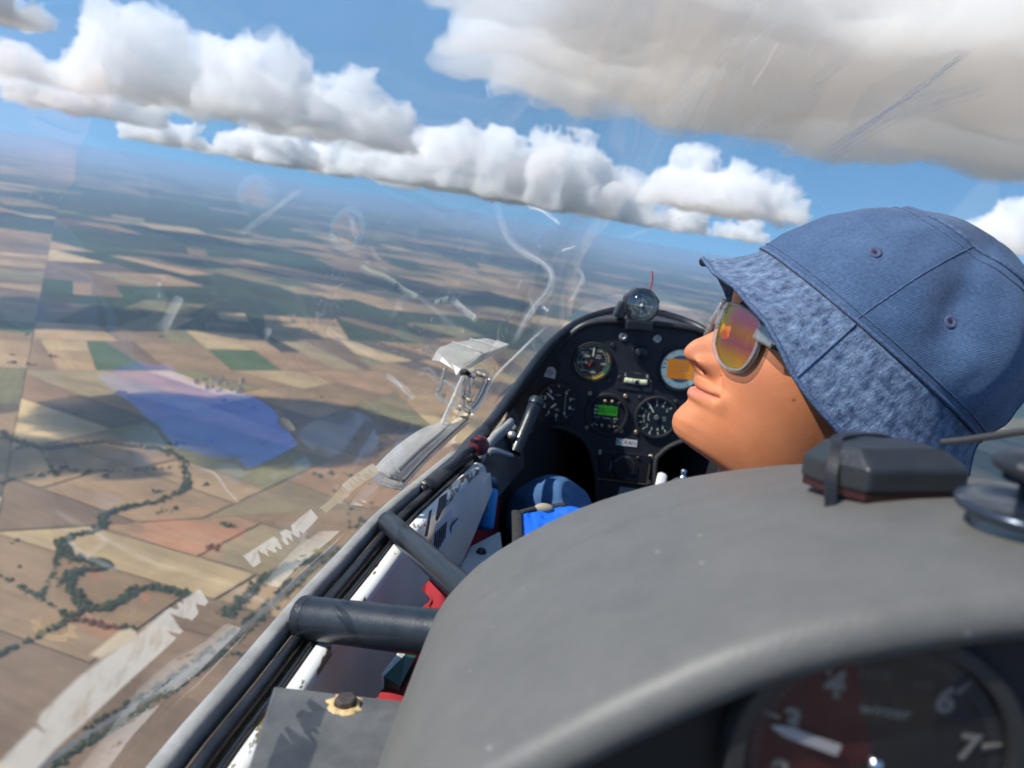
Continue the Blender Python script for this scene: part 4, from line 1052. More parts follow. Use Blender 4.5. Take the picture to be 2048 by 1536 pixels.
def text(parent, s, M, size, m, name='lettering', bold=0.0, align='CENTER'):
    cu = bpy.data.curves.new(name, 'FONT'); cu.body = s; cu.size = size; cu.align_x = align; cu.align_y = 'CENTER'; cu.offset = bold; cu.resolution_u = 2
    tmp = bpy.data.objects.new('tmp', cu); COL.objects.link(tmp)
    dg = bpy.context.evaluated_depsgraph_get(); me = bpy.data.meshes.new_from_object(tmp.evaluated_get(dg)); bpy.data.objects.remove(tmp)
    me.materials.clear()
    o = obj(name, me, m, parent, smooth=False); o.matrix_local = M
    return o
def dial(name, label, px, py, r, face=M_face, parent=pan, M=None, depth=0.006, bezel=1.13):
    """instrument: bezel ring, recessed face; returns (part, radius)"""
    M = M or PM(px, py, 0.0)
    bm = NB(); b_lathe(bm, [(r * bezel, 0.0), (r * bezel, depth * 0.7), (r * (bezel - 0.03), depth), (r * 1.02, depth), (r, depth * 0.6), (r, depth * 0.35)], 48); 
    o = obj(name, bm, M_bez, parent, autos=40, label=label); o.matrix_local = M
    bm = NB(); b_lathe(bm, [(r * 1.005, depth * 0.36), (0.0003, depth * 0.36)], 48); obj('dial_face', bm, face, o)
    return o
def ticks(o, r, a0, a1, n, ln, wd, m, z, skip=()):
    bm = NB()
    for i in range(n):
        if i in skip: continue
        a = R(a0 + (a1 - a0) * i / (n - 1)); u_ = Vector((math.sin(a), math.cos(a), 0)); s_ = Vector((u_.y, -u_.x, 0))
        q = [bm.verts.new(p + Vector((0, 0, z))) for p in (u_ * r - s_ * wd, u_ * r + s_ * wd, u_ * (r - ln) + s_ * wd, u_ * (r - ln) - s_ * wd)]; bm.faces.new(q)
    t = obj('tick_marks', bm, m, o, smooth=False); t['kind'] = 'stuff'; return t
def arcband(o, r0, r1, a0, a1, m, z, name='colour_arc'):
    bm = NB(); n = 24; rows = [[Vector((r * math.sin(R(a0 + (a1 - a0) * i / n)), r * math.cos(R(a0 + (a1 - a0) * i / n)), z)) for i in range(n + 1)] for r in (r0, r1)]
    b_grid(bm, rows); return obj(name, bm, m, o, smooth=False)
def needle(o, r, a, wd, m, z, tail=0.2, start=None, name='needle'):
    u_ = Vector((math.sin(R(a)), math.cos(R(a)), 0)); s_ = Vector((u_.y, -u_.x, 0)); bm = NB()
    st = -tail if start is None else start
    b0 = [u_ * (r * st) - s_ * wd, u_ * (r * 0.85) - s_ * wd, u_ * r - s_ * wd * 0.2, u_ * r + s_ * wd * 0.2, u_ * (r * 0.85) + s_ * wd, u_ * (r * st) + s_ * wd]
    lo = [bm.verts.new(p + Vector((0, 0, z))) for p in b0]; hi = [bm.verts.new(p + Vector((0, 0, z + 0.0006))) for p in b0]
    bm.faces.new(hi); bm.faces.new(lo[::-1])
    for i in range(6): j = (i + 1) % 6; bm.faces.new((lo[i], lo[j], hi[j], hi[i]))
    return obj(name, bm, m, o, smooth=False)
def hub(o, r, m, z):
    bm = NB(); b_lathe(bm, [(r, z), (r, z + 0.001), (r * 0.6, z + 0.0018), (0.0002, z + 0.002)], 20); return obj('hub', bm, m, o)
def TM(r, a, z): return Matrix.Translation((r * math.sin(R(a)), r * math.cos(R(a)), z))
MM = 0.00092                                   # metres per photograph pixel on the panel
TZ = 0.0026
# airspeed indicator
o = dial('airspeed_indicator', 'airspeed dial with yellow, green and red arcs', 1184, 723, 36 * MM)
r = 36 * MM
M_y = mat('arc_yellow', (0.75, 0.50, 0.02), 0.6); M_g = mat('arc_green', (0.02, 0.30, 0.16), 0.6); M_r = mat('arc_red', (0.6, 0.02, 0.02), 0.6); M_tan = mat('arc_tan', (0.50, 0.38, 0.20), 0.6)
arcband(o, r * 0.90, r * 0.98, 95, 130, M_g, TZ); arcband(o, r * 0.88, r * 0.98, 130, 192, M_y, TZ); arcband(o, r * 0.78, r * 0.9, 190, 200, M_r, TZ, 'red_line')
arcband(o, r * 0.92, r * 0.97, -60, 90, M_tan, TZ); arcband(o, r * 0.93, r * 0.97, 192, 262, M_tan, TZ)
ticks(o, r * 0.86, 20, 340, 33, r * 0.10, 0.0004, M_lum, TZ); ticks(o, r * 0.66, 190, 330, 14, r * 0.10, 0.0004, M_lum, TZ)
for s_, a_, rr in (('150', 98, 0.62), ('100', -8, 0.72), ('120', 28, 0.72), ('80', -50, 0.72), ('60', -98, 0.75), ('50', -135, 0.72), ('300', -45, 0.42), ('250', -100, 0.42), ('200', 170, 0.6)):
    text(o, s_, TM(r * rr, a_, TZ), r * 0.19, M_lum, 'numeral')
text(o, 'km/h', Matrix.Translation((r * 0.32, r * 0.38, TZ)), r * 0.13, M_lumw)
text(o, 'winter', Matrix.Translation((r * 0.32, r * 0.25, TZ)), r * 0.12, M_lumw)
needle(o, r * 0.88, 3, 0.0011, M_lum, 0.0030, start=0.35); needle(o, r * 0.3, 215, 0.0012, M_r, 0.0030, start=0.0); hub(o, 0.003, M_bez, 0.003)
# altimeter
def altimeter(o, r, zt, zn, small=True, big_a=-62):
    ticks(o, r * 0.97, 0, 360, 51, r * 0.07, r * 0.010, mat('faint_print', (0.30, 0.29, 0.28), 0.6), zt); ticks(o, r * 0.97, 180, 540, 11, r * 0.15, r * 0.018, M_lumw, zt)
    for k in range(10):
        if k == 5: continue
        text(o, str(k), TM(r * 0.70, 180 + 36 * k, zt), r * 0.26, M_lumw, 'numeral', r * 0.008)
o = dial('altimeter', 'black altimeter with white numerals at lower left of the panel', 1115, 805, 39 * MM)
r = 39 * MM; altimeter(o, r, TZ, 0.003)
needle(o, r * 0.78, -52, 0.0013, M_lumw, 0.0032, start=0.35); needle(o, r * 0.45, -132, 0.0014, M_lumw, 0.0032, start=0.15); hub(o, 0.003, M_bez, 0.003)
text(o, 'km', Matrix.Translation((0.001, -r * 0.36, TZ)), r * 0.18, M_lumw)
text(o, 'winter', Matrix.Translation((r * 0.0, r * 0.42, TZ)), r * 0.11, M_lumw)
bm = NB(); b_box(bm, (r * 0.40, r * 0.05, 0.0031), (0.0016, r * 1.35, 0.0004)); obj('marker_strip', bm, mat('tan_strip', (0.42, 0.33, 0.24), 0.6), o, smooth=False)
# radio / clock with green screen
o = dial('round_computer', 'round flight computer with a lit green screen', 1213, 828, 38 * MM, bezel=1.16)
r = 38 * MM
bm = NB(); b_box(bm, (0, 0, 0.0028), (r * 1.25, r * 1.32, 0.001)); obj('front_plate', bm, mat('dark_plate', (0.016, 0.018, 0.022), 0.4), o, bevel=0.0004, smooth=False)
bm = NB(); b_box(bm, (r * 0.02, r * 0.22, 0.0036), (r * 1.06, r * 0.52, 0.0008)); obj('green_screen', bm, mat('green_lcd', (0.01, 0.10, 0.01), 0.3, emit=((0.02, 0.16, 0.012), 0.45), col2=(0.02, 0.16, 0.015), scale=120), o, smooth=False)
bm = NB()
for k in range(7): b_box(bm, (-r * 0.42 + k * r * 0.14, r * 0.22, 0.0042), (r * 0.05, r * 0.28, 0.0002))
s_ = obj('screen_digits', bm, mat('lcd_dark', (0.005, 0.04, 0.005), 0.4), o, smooth=False)
text(o, 'funke', Matrix.Translation((0, -r * 0.2, 0.0036)), r * 0.17, M_lumw); text(o, 'VOL/SQL', Matrix.Translation((-r * 0.5, -r * 0.18, 0.0036)), r * 0.09, M_lumw); text(o, 'FREQ', Matrix.Translation((r * 0.5, -r * 0.2, 0.0036)), r * 0.09, M_lumw)
for (x, y, rr, mm) in ((-0.16, 0.72, 0.09, M_brass), (0.22, 0.74, 0.09, M_brass), (-0.5, -0.38, 0.10, M_dscrew), (0.5, -0.38, 0.10, M_dscrew), (-0.2, -0.62, 0.09, M_brass), (0.2, -0.64, 0.09, M_brass), (0.62, 0.68, 0.09, M_dscrew), (-0.62, 0.55, 0.06, M_dscrew)):
    bm = NB(); b_lathe(bm, [(r * rr, 0), (r * rr, 0.0035), (r * rr * 0.7, 0.0048), (0.0002, 0.005)], 16, Matrix.Translation((r * x, r * y, 0.003))); obj('button', bm, mm, o)
for x, y in ((-0.62, 0.42), (-0.62, 0.22), (-0.62, 0.04)):
    bm = NB(); b_box(bm, (r * x, r * y, 0.0036), (r * 0.08, r * 0.09, 0.0005)); obj('indicator', bm, M_lumw, o, smooth=False)
for x, y in ((-0.6, -0.6), (0.58, -0.6)):
    bm = NB()
    for k in range(3): b_box(bm, (r * (x - 0.12 + 0.12 * k), r * (y + (0.04 if k % 2 else -0.03)), 0.0036), (r * 0.07, r * 0.05, 0.0004))
    obj('symbol', bm, M_lumw, o, smooth=False)
# variometer
o = dial('variometer', 'variometer dial with pale numerals beside the chin', 1312, 834, 39 * MM, face=mat('vario_face', (0.008, 0.018, 0.026), 0.5))
r = 39 * MM
VN = [('0', -90), ('1', -62), ('2', -36), ('3', -4), ('4', 24), ('5', 52), ('1', -112), ('2', -138), ('3', -164), ('4', -192), ('5', -218)]
for s_, a_ in VN: text(o, s_, TM(r * 0.66, a_, TZ), r * 0.24, M_lum, 'numeral')
bm = NB()
for s_, a_ in VN:
    u_ = Vector((math.sin(R(a_)), math.cos(R(a_)), 0)); sd = Vector((u_.y, -u_.x, 0)); wd = 0.0008
    bm.faces.new([bm.verts.new(p + Vector((0, 0, TZ))) for p in (u_ * r * 0.95 - sd * wd, u_ * r * 0.95 + sd * wd, u_ * r * 0.8 + sd * wd, u_ * r * 0.8 - sd * wd)])
t = obj('tick_marks', bm, M_lum, o, smooth=False)
arcband(o, r * 0.40, r * 0.43, -125, -60, M_lum, TZ, 'scale_arc'); needle(o, r * 0.86, -34, 0.0010, M_lum, 0.0032, start=0.35)
bm = NB(); b_lathe(bm, [(r * 0.14, 0), (r * 0.14, 0.003), (0.0002, 0.0032)], 5, Matrix.Translation((0, 0, 0.0025))); obj('hub', bm, mat('hub_grey', (0.16, 0.16, 0.17), 0.5), o, smooth=False)
text(o, 'm/s', Matrix.Translation((r * 0.42, r * 0.02, TZ)), r * 0.13, M_lumw); text(o, 'x60', Matrix.Translation((r * 0.42, -r * 0.12, TZ)), r * 0.10, M_lumw)
# colour display instrument, half behind the nose
o = dial('colour_display', 'round pale-rimmed display with an orange message screen', 1361, 738, 40 * MM, face=mat('display_blue', (0.03, 0.07, 0.10), 0.4, emit=((0.02, 0.06, 0.10), 0.5)))
r = 40 * MM
arcband(o, r * 0.70, r * 0.98, 0, 359.9, mat('display_rim', (0.34, 0.46, 0.46), 0.5, emit=((0.25, 0.36, 0.38), 0.35)), TZ, 'scale_ring'); ticks(o, r * 0.95, 0, 330, 12, r * 0.10, 0.0005, M_face, TZ + 0.0003)
bm = NB(); b_box(bm, (0, 0, 0.0030), (r * 1.36, r * 1.0, 0.0006)); obj('orange_screen', bm, mat('orange_screen', (0.55, 0.20, 0.01), 0.4, emit=((0.5, 0.16, 0.008), 0.42)), o, smooth=False)
for k, s_ in enumerate(('PRESS ANY', 'BUTTON TO', 'CONTINUE', 'DEMO 1 MESSAGE', 'OK')): text(o, s_, Matrix.Translation((0, r * (0.34 - 0.17 * k), 0.0036)), r * 0.14, mat('screen_text', (0.8, 0.62, 0.35), 0.5))
for a_, m_ in ((-75, M_r), (-88, mat('mark_blue', (0.02, 0.10, 0.55), 0.5)), (-62, M_g)): needle(o, r * 0.97, a_, 0.0012, m_, 0.0031, start=0.8, name='rim_marker')
# slip ball
o = dial('knob_socket', 'black round ventilation knob at the top of the panel', 1281, 703, 14 * MM, bezel=1.3)
bm = NB(); b_lathe(bm, [(13 * MM, 0), (13 * MM, 0.018), (11 * MM, 0.021), (0.0003, 0.021)], 24); obj('knob', bm, M_black, o)
bm = NB(); b_box(bm, (0, 0, 0), (72 * MM, 38 * MM, 0.002)); o = obj('slip_indicator', bm, M_panel, pan, smooth=False, bevel=0.0006, label='slip ball indicator with pale curved tube'); o.matrix_local = PM(1271, 763, 0.001) @ Matrix.Rotation(R(-1), 4, 'Z')
bm = NB(); b_sweep(bm, [Vector((x * MM, (0.006 * x * x - 0) * MM * 0.35, 0.002)) for x in range(-23, 24, 2)], circ(5.5 * MM, 10, 2.0 * MM), up=Vector((0, 0, 1))); obj('ball_tube', bm, mat('pale_tube', (0.80, 0.84, 0.55), 0.3), o)
bm = NB(); b_sphere(bm, (2 * MM, 0, 0.0036), 4.6 * MM, 16, (1, 1, 0.6)); obj('ball', bm, M_face, o)
for x in (-6, 6): 
    bm = NB(); b_box(bm, (x * MM, 0, 0.0038), (0.0008, 11 * MM, 0.0006)); obj('centre_line', bm, M_face, o, smooth=False)
text(o, 'L', Matrix.Translation((-22 * MM, 13 * MM, 0.0013)), 9 * MM, M_lumw); text(o, 'R', Matrix.Translation((22 * MM, 13 * MM, 0.0013)), 9 * MM, M_lumw); text(o, 'winter', Matrix.Translation((2 * MM, 18 * MM, 0.0013)), 5 * MM, mat('dim_print', (0.22, 0.22, 0.24), 0.6))
# screws, placards
def screw(px, py, r, m, name='screw'):
    bm = NB(); b_lathe(bm, [(r, 0), (r, 0.0015), (r * 0.8, 0.003), (r * 0.36, 0.0034), (r * 0.34, 0.0022), (0.0002, 0.0022)], 16); o = obj(name, bm, m, pan); o.matrix_local = PM(px, py, 0.0002)
for a, b_, r_, m_ in ((1246, 673, 9 * MM, M_steel), (1314, 678, 9 * MM, M_steel)):
    screw(a, b_, r_, m_, 'round_button')
for a, b_ in ((1180, 786), (1251, 792), (1173, 854), (1242, 862), (1272, 864)): screw(a, b_, 4.6 * MM, M_brass)
for a, b_ in ((1154, 685), (1225, 690), (1146, 752), (1217, 759), (1117, 731), (1083, 765), (1152, 773), (1144, 840), (1332, 700), (1323, 770), (1280, 795), (1352, 803), (1343, 872), (1302, 870), (1239, 755), (1303, 763)): screw(a, b_, 4.4 * MM, M_dscrew)
bm = NB(); b_prism(bm, [(p[0] * MM, p[1] * MM) for p in ((-12, -9), (11, -12), (12, 4), (6, 12), (-5, 11))], 0.0008); o = obj('compass_card_sticker', bm, M_label, pan, smooth=False); o.matrix_local = PM(1100, 745, 0.0002)
ticks(o, 7 * MM, 0, 360, 5, 12 * MM, 0.0004, M_print, 0.0012); arcband(o, 4.5 * MM, 5.5 * MM, 0, 359, M_print, 0.0012, 'circle')
bm = NB(); b_box(bm, (0, 0, 0.0004), (43 * MM, 14 * MM, 0.0008)); o = obj('registration_placard', bm, M_label, pan, smooth=False, label='white placard reading F-CKAN'); o.matrix_local = PM(1253, 885, 0.0004) @ Matrix.Rotation(R(-1), 4, 'Z')
text(o, 'F-CKAN', Matrix.Translation((-1 * MM, 0, 0.0011)), 11 * MM, M_print)
# lower control box
bm = NB(); b_box(bm, (0, 0, 0.002), (104 * MM, 62 * MM, 0.004)); o = obj('lower_box', bm, mat('box_black', (0.012, 0.013, 0.016), 0.45), pan, bevel=0.001, smooth=False); o.matrix_local = PM(1249, 934, 0.0004) @ Matrix.Rotation(R(-1.5), 4, 'Z')
bm = NB(); b_box(bm, (0, -30 * MM, 0.0045), (100 * MM, 1.6 * MM, 0.0008)); b_box(bm, (50 * MM, -8 * MM, 0.0045), (1.6 * MM, 44 * MM, 0.0008)); obj('worn_edge', bm, M_brass, o, smooth=False)
bm = NB(); b_lathe(bm, [(25 * MM, 0), (25 * MM, 0.003), (22 * MM, 0.0045), (21 * MM, 0.0045), (20 * MM, 0.004)], 8, Matrix.Translation((-2 * MM, 2 * MM, 0.004)) @ Matrix.Rotation(R(22), 4, 'Z')); obj('selector_frame', bm, M_bez, o, smooth=False)
bm = NB(); b_box(bm, (-2 * MM, 2 * MM, 0.0055), (36 * MM, 34 * MM, 0.004)); obj('dark_window', bm, M_face, o, bevel=0.001, smooth=False)
for x, y in ((-27, 26), (24, 24), (-26, -22), (25, -24)):
    bm = NB(); b_lathe(bm, [(3.6 * MM, 0), (3.2 * MM, 0.002), (0.0002, 0.0024)], 12, Matrix.Translation((x * MM, y * MM, 0.004))); obj('screw', bm, M_dscrew, o)
bm = NB()
for k in range(4): b_box(bm, (-29 * MM, (8 - 5 * k) * MM, 0.0045), (2.5 * MM, 2.5 * MM, 0.0004)); b_box(bm, (24 * MM, (6 - 5 * k) * MM, 0.0045), (2.5 * MM, 2.5 * MM, 0.0004)); b_box(bm, ((4 + 5 * k) * MM, (-22 - k % 2 * 3) * MM, 0.0045), (2.5 * MM, 2.5 * MM, 0.0004))
obj('white_symbols', bm, mat('grey_print', (0.32, 0.32, 0.34), 0.6), o, smooth=False)
for a, b_ in ((1201, 904), (1301, 914), (1197, 951), (1296, 964)): screw(a, b_, 5.6 * MM, mat('cream_screw', (0.62, 0.55, 0.40), 0.4, 0.4), 'corner_screw')
bm = NB(); b_box(bm, (0, 0, 0.0005), (47 * MM, 60 * MM, 0.001)); o = obj('grey_card', bm, mat('grey_card', (0.34, 0.34, 0.35), 0.5), pan, smooth=False); o.matrix_local = PM(1257, 1003, 0.0004) @ Matrix.Rotation(R(-2), 4, 'Z')

# ---- compass on top of the panel, red yaw string
cc = at(1283, 611, y=1.37)
cp = thing('compass', 'small glass compass in an octagonal black housing on the panel', 'compass', cc)
CM = PR.to_4x4() @ Matrix.Rotation(R(-2), 4, 'Z')
bm = NB(); oc = [(0.034 * math.cos(R(22.5 + 45 * k)) * 1.0, 0.034 * math.sin(R(22.5 + 45 * k)) * 0.95) for k in range(8)]
b_prism(bm, oc, 0.030, Matrix.Translation((0, 0, -0.030))); o = obj('housing', bm, M_black, cp, bevel=0.002, smooth=False); o.matrix_local = CM
bm = NB(); b_lathe(bm, [(0.031, 0.0), (0.031, 0.004), (0.028, 0.005), (0.0275, 0.001)], 40); o = obj('rim', bm, M_bez, cp, autos=40); o.matrix_local = CM
bm = NB(); b_lathe(bm, [(0.0275, 0.0012), (0.0002, 0.0012)], 40); o = obj('card', bm, mat('compass_card', (0.07, 0.10, 0.12), 0.35, var=0.7, scale=50), cp); o.matrix_local = CM
for a_ in range(2): arcband(o, (0.010 + 0.009 * a_), (0.0103 + 0.009 * a_), 0, 359, M_lumw, 0.0016, 'ring')
ticks(o, 0.026, 0, 345, 24, 0.003, 0.0002, mat('compass_tick', (0.35, 0.36, 0.36), 0.5), 0.0017); ticks(o, 0.02, 0, 270, 4, 0.04, 0.0003, M_lumw, 0.0017)
bm = NB(); b_sphere(bm, (0, 0, 0.0022), 0.003, 12); obj('pivot', bm, M_lum, o)
m_, nt_, b_s = nmat('compass_glass'); b_s.inputs['Transmission Weight'].default_value = 0.0; nt_.nodes.remove(b_s)
t1 = nt_.nodes.new('ShaderNodeBsdfTransparent'); g1 = nt_.nodes.new('ShaderNodeBsdfGlossy'); g1.inputs['Roughness'].default_value = 0.04; f1 = schlick(nt_, 0.14); x1 = nt_.nodes.new('ShaderNodeMixShader')
nt_.links.new(f1.outputs[0], x1.inputs[0]); nt_.links.new(t1.outputs[0], x1.inputs[1]); nt_.links.new(g1.outputs[0], x1.inputs[2]); nt_.links.new(x1.outputs[0], nt_.nodes['Material Output'].inputs['Surface'])
bm = NB(); b_lathe(bm, [(0.029 * math.cos(R(t)), 0.003 + 0.024 * math.sin(R(t))) for t in range(0, 90, 6)] + [(0.0002, 0.027)], 40); o = obj('glass_dome', bm, m_, cp); o.matrix_local = CM
bm = NB(); b_box(bm, (-0.034, 0.012, -0.012), (0.020, 0.03, 0.030), Matrix.Rotation(0.35, 3, 'Y')); obj('mount', bm, M_black, cp, bevel=0.004, smooth=False)
bm = NB(); b_box(bm, (0, 0.012, -0.036), (0.05, 0.04, 0.02)); obj('foot', bm, M_black, cp, bevel=0.004, smooth=False)
ys = [at(1299, 582, y=1.46), at(1304, 566, y=1.46), at(1305, 552, y=1.46), at(1304, 542, y=1.46)]
bm = NB(); b_sweep(bm, smooth_path([p - ys[0] for p in ys], 5), circ(0.0016, 8)); o = obj('yaw_string', bm, mat('red_wool', (0.50, 0.02, 0.05), 0.9, bump=0.0006, bscale=800), loc=ys[0]); tag(o, 'short red wool yaw string standing above the compass', 'string')
# ---- white lever and silver knob beside the pedestal
p0, p1 = at(1326, 947, y=1.22), at(1312, 1010, y=1.18)
o = thing('white_lever', 'white flat lever blade beside the panel pedestal', 'lever', p1)
bm = NB(); d = p0 - p1; b_sweep(bm, [d * k for k in (0, 0.3, 0.6, 0.85, 0.95, 1.0)], circ(0.0088, 14, 0.004), up=Vector((0, 1, 0)), scale=lambda k: 1.0 if k < 0.8 else (0.95 if k < 0.9 else 0.6)); obj('blade', bm, M_white, o)
p0 = at(1362, 985, y=1.2)
o = thing('silver_knob', 'grey round knob with a chrome valve next to the white lever', 'knob', p0)
bm = NB(); b_sphere(bm, (0, 0, 0), 0.026, 28, (0.95, 0.8, 1.0)); obj('knob_body', bm, mat('clear_grey_knob', (0.16, 0.17, 0.18), 0.12, 0.3, coat=0.5), o)
bm = NB(); b_lathe(bm, [(0.007, 0.024), (0.006, 0.028), (0.004, 0.029), (0.004, 0.034), (0.005, 0.035), (0.005, 0.039), (0.0002, 0.040)], 16); obj('valve', bm, mat('chrome', (0.75, 0.75, 0.77), 0.12, 1.0), o)

# ------------------------------------------------------------------ rear instrument hood
hc = Vector((XC, 0.30, -0.30))
hd = thing('rear_instrument_hood', 'large grey padded hood of the rear instrument panel', 'instrument hood', hc)
m, nt, b = nmat('hood_grey'); L = nt.links.new; N = nt.nodes.new
tc = N('ShaderNodeTexCoord'); n1 = N('ShaderNodeTexNoise'); n1.inputs['Scale'].default_value = 30; n1.inputs['Detail'].default_value = 10; n1.inputs['Roughness'].default_value = 0.82
n2 = N('ShaderNodeTexNoise'); n2.inputs['Scale'].default_value = 520; n2.inputs['Detail'].default_value = 3; vo = N('ShaderNodeTexVoronoi'); vo.inputs['Scale'].default_value = 55
L(tc.outputs['Object'], n1.inputs['Vector']); L(tc.outputs['Object'], n2.inputs['Vector']); L(tc.outputs['Object'], vo.inputs['Vector'])
mx = N('ShaderNodeMix'); mx.data_type = 'RGBA'; mx.inputs[6].default_value = (0.108, 0.106, 0.100, 1); mx.inputs[7].default_value = (0.146, 0.140, 0.130, 1)
mr = N('ShaderNodeMapRange'); mr.inputs[1].default_value = 0.33; mr.inputs[2].default_value = 0.68; L(n1.outputs['Fac'], mr.inputs[0]); L(mr.outputs[0], mx.inputs[0])
mr2 = N('ShaderNodeMapRange'); mr2.inputs[1].default_value = 0.035; mr2.inputs[2].default_value = 0.06; mr2.inputs[3].default_value = 1; mr2.inputs[4].default_value = 0; L(vo.outputs['Distance'], mr2.inputs[0])
mx2 = N('ShaderNodeMix'); mx2.data_type = 'RGBA'; L(mr2.outputs[0], mx2.inputs[0]); L(mx.outputs[2], mx2.inputs[6]); mx2.inputs[7].default_value = (0.30, 0.29, 0.27, 1); L(mx2.outputs[2], b.inputs['Base Color'])
bp = N('ShaderNodeBump'); bp.inputs['Distance'].default_value = 0.00018; L(n2.outputs['Fac'], bp.inputs['Height']); L(bp.outputs[0], b.inputs['Normal'])
b.inputs['Roughness'].default_value = 0.52
M_hood = m
# half profiles (x, z) from the left foot to the centre line
LIP = [(-0.060, -0.300), (-0.054, -0.255), (-0.045, -0.215), (-0.030, -0.180), (-0.012, -0.159), (0.007, -0.144), (0.037, -0.122), (0.070, -0.102), (0.105, -0.0885), (0.143, -0.079), (0.180, -0.0745), (XC, -0.073)]
FRONT = [(-0.066, -0.330), (-0.056, -0.284), (-0.046, -0.245), (-0.037, -0.217), (-0.022, -0.195), (-0.004, -0.177), (0.035, -0.150), (0.078, -0.130), (0.120, -0.117), (0.161, -0.1085), (0.195, -0.1055), (XC, -0.1045)]
def full(P): return P + [(2 * XC - x, z) for x, z in reversed(P[:-1])]
def prof(P, n=60): return resample([Vector((x, 0, z)) for x, z in [(p.x, p.z) for p in smooth_path([(x, 0, z) for x, z in full(P)], 6)]], n)
a, c = prof(LIP), prof(FRONT)
rows = []
Yl, Yf = 0.200, 0.425
for k in (0, 0.05, 0.15, 0.3, 0.45, 0.56, 0.585, 0.60, 0.61, 0.62, 0.63, 0.64, 0.655, 0.68, 0.75, 0.9, 0.97, 1.0):
    y = Yl + (Yf - Yl) * k; row = []
    for i, (p, q) in enumerate(zip(a, c)):
        s = p.lerp(q, k); bulge = 0.006 * math.sin(math.pi * k) - 0.0016 / (1 + math.exp(-(k - 0.62) / 0.012))
        row.append(Vector((s.x, y, s.z + bulge)) - hc)
    rows.append(row)
ctr = Vector((XC, 0, -0.30))
rows.append([Vector((XC + (q.x - XC) * 0.985, Yf + 0.004, q.z - 0.004)) - hc for q in c])
rows.append([Vector((XC + (q.x - XC) * 0.93, Yf + 0.003, q.z - 0.025)) - hc for q in c])
# rounded rear lip: rolls over and back inside
for dy, k in ((-0.0035, 0.0012), (-0.0070, 0.0048), (-0.0080, 0.0095), (-0.0060, 0.0135), (0.001, 0.0160), (0.012, 0.0165)):
    nr = []
    for i, p in enumerate(a):
        t = (a[min(i + 1, len(a) - 1)] - a[max(i - 1, 0)]).normalized(); nn = Vector((t.z, 0, -t.x))
        if (Vector((XC, 0, -0.30)) - p).dot(nn) < 0: nn = -nn
        s = p + nn * k; nr.append(Vector((s.x, Yl + dy, s.z)) - hc)
    rows.insert(0, nr)
bm = NB(); b_grid(bm, rows); obj('hood_shell', bm, M_hood, hd)
# recessed panel plate
pts = [(p.x, p.z) for p in a]; bm = NB(); vv = [bm.verts.new((XC + (x - XC) * 0.985 - hc.x, Yl + 0.009 - hc.y, z - 0.012 - hc.z)) for x, z in pts]; bm.faces.new(vv)
obj('panel_plate', bm, mat('rear_panel_black', (0.012, 0.012, 0.014), 0.6), hd, smooth=False)
# rear altimeter
M_dialglass, nt_, b_s = nmat('dial_glass'); nt_.nodes.remove(b_s)
t1 = nt_.nodes.new('ShaderNodeBsdfTransparent'); g1 = nt_.nodes.new('ShaderNodeBsdfGlossy'); g1.inputs['Roughness'].default_value = 0.05; f1 = schlick(nt_, 0.018); x1 = nt_.nodes.new('ShaderNodeMixShader')
nt_.links.new(f1.outputs[0], x1.inputs[0]); nt_.links.new(t1.outputs[0], x1.inputs[1]); nt_.links.new(g1.outputs[0], x1.inputs[2]); nt_.links.new(x1.outputs[0], nt_.nodes['Material Output'].inputs['Surface'])
RA = at(1738, 1510, y=Yl + 0.003); RM = Matrix.Translation(RA - hc) @ PR.to_4x4()
rr = 270 / FOC * (Yl + 0.003) / ray(1768, 1527).y * 0.99
rr = 0.0376
o = dial('altimeter', 'rear altimeter with big pale numerals, a painted red reflection and white needle', 0, 0, rr, parent=hd, M=RM, depth=0.006, bezel=1.16, face=mat('rear_dial_face', (0.014, 0.014, 0.017), 0.5))
arcband(o, 0.0005, rr * 0.97, -118, -18, mat('painted_red_reflection', (0.055, 0.006, 0.009), 0.6), 0.0023, 'red_reflection')  # red reflection in the dial glass, painted on the face
M_rn = mat('rear_numeral', (0.20, 0.18, 0.165), 0.6)
ticks(o, rr * 0.97, 0, 360, 101, rr * 0.09, rr * 0.008, mat('rear_tick', (0.10, 0.09, 0.10), 0.6), 0.0026)
TILT = -3
for k in range(10):
    if k == 5: continue
    text(o, str(k), TM(rr * 0.72, 180 + 36 * k - TILT, 0.0027) @ Matrix.Rotation(R(TILT), 4, 'Z'), rr * 0.30, M_rn, 'numeral', rr * 0.012)
    needle(o, rr * 0.97, 180 + 36 * k - TILT, rr * 0.022, M_rn, 0.0026, start=0.86, name='main_tick')
needle(o, rr * 0.86, -74, rr * 0.045, mat('needle_white', (0.42, 0.385, 0.375), 0.5), 0.0036, start=0.35)
text(o, 'winter', Matrix.Translation((rr * 0.02, rr * 0.43, 0.0027)) @ Matrix.Rotation(R(TILT), 4, 'Z'), rr * 0.15, mat('rear_print', (0.30, 0.29, 0.26), 0.6)); text(o, '1010', Matrix.Translation((-rr * 0.12, rr * 0.72, 0.0027)), rr * 0.13, 'rear_tick'); text(o, 'mb', Matrix.Translation((rr * 0.26, rr * 0.68, 0.0027)), rr * 0.12, 'rear_tick')
text(o, 'km', Matrix.Translation((rr * 0.25, -rr * 0.12, 0.0027)), rr * 0.13, 'rear_print')
bm = NB(); b_lathe(bm, [(0.0022, 0.003), (0.002, 0.0055), (0.0002, 0.006)], 16); obj('hub', bm, mat('chrome', (0.75, 0.75, 0.77), 0.12, 1.0), o)
bm = NB(); b_lathe(bm, [(rr * 0.995, 0.0052), (0.0002, 0.0052)], 40); obj('glass', bm, M_dialglass, o)
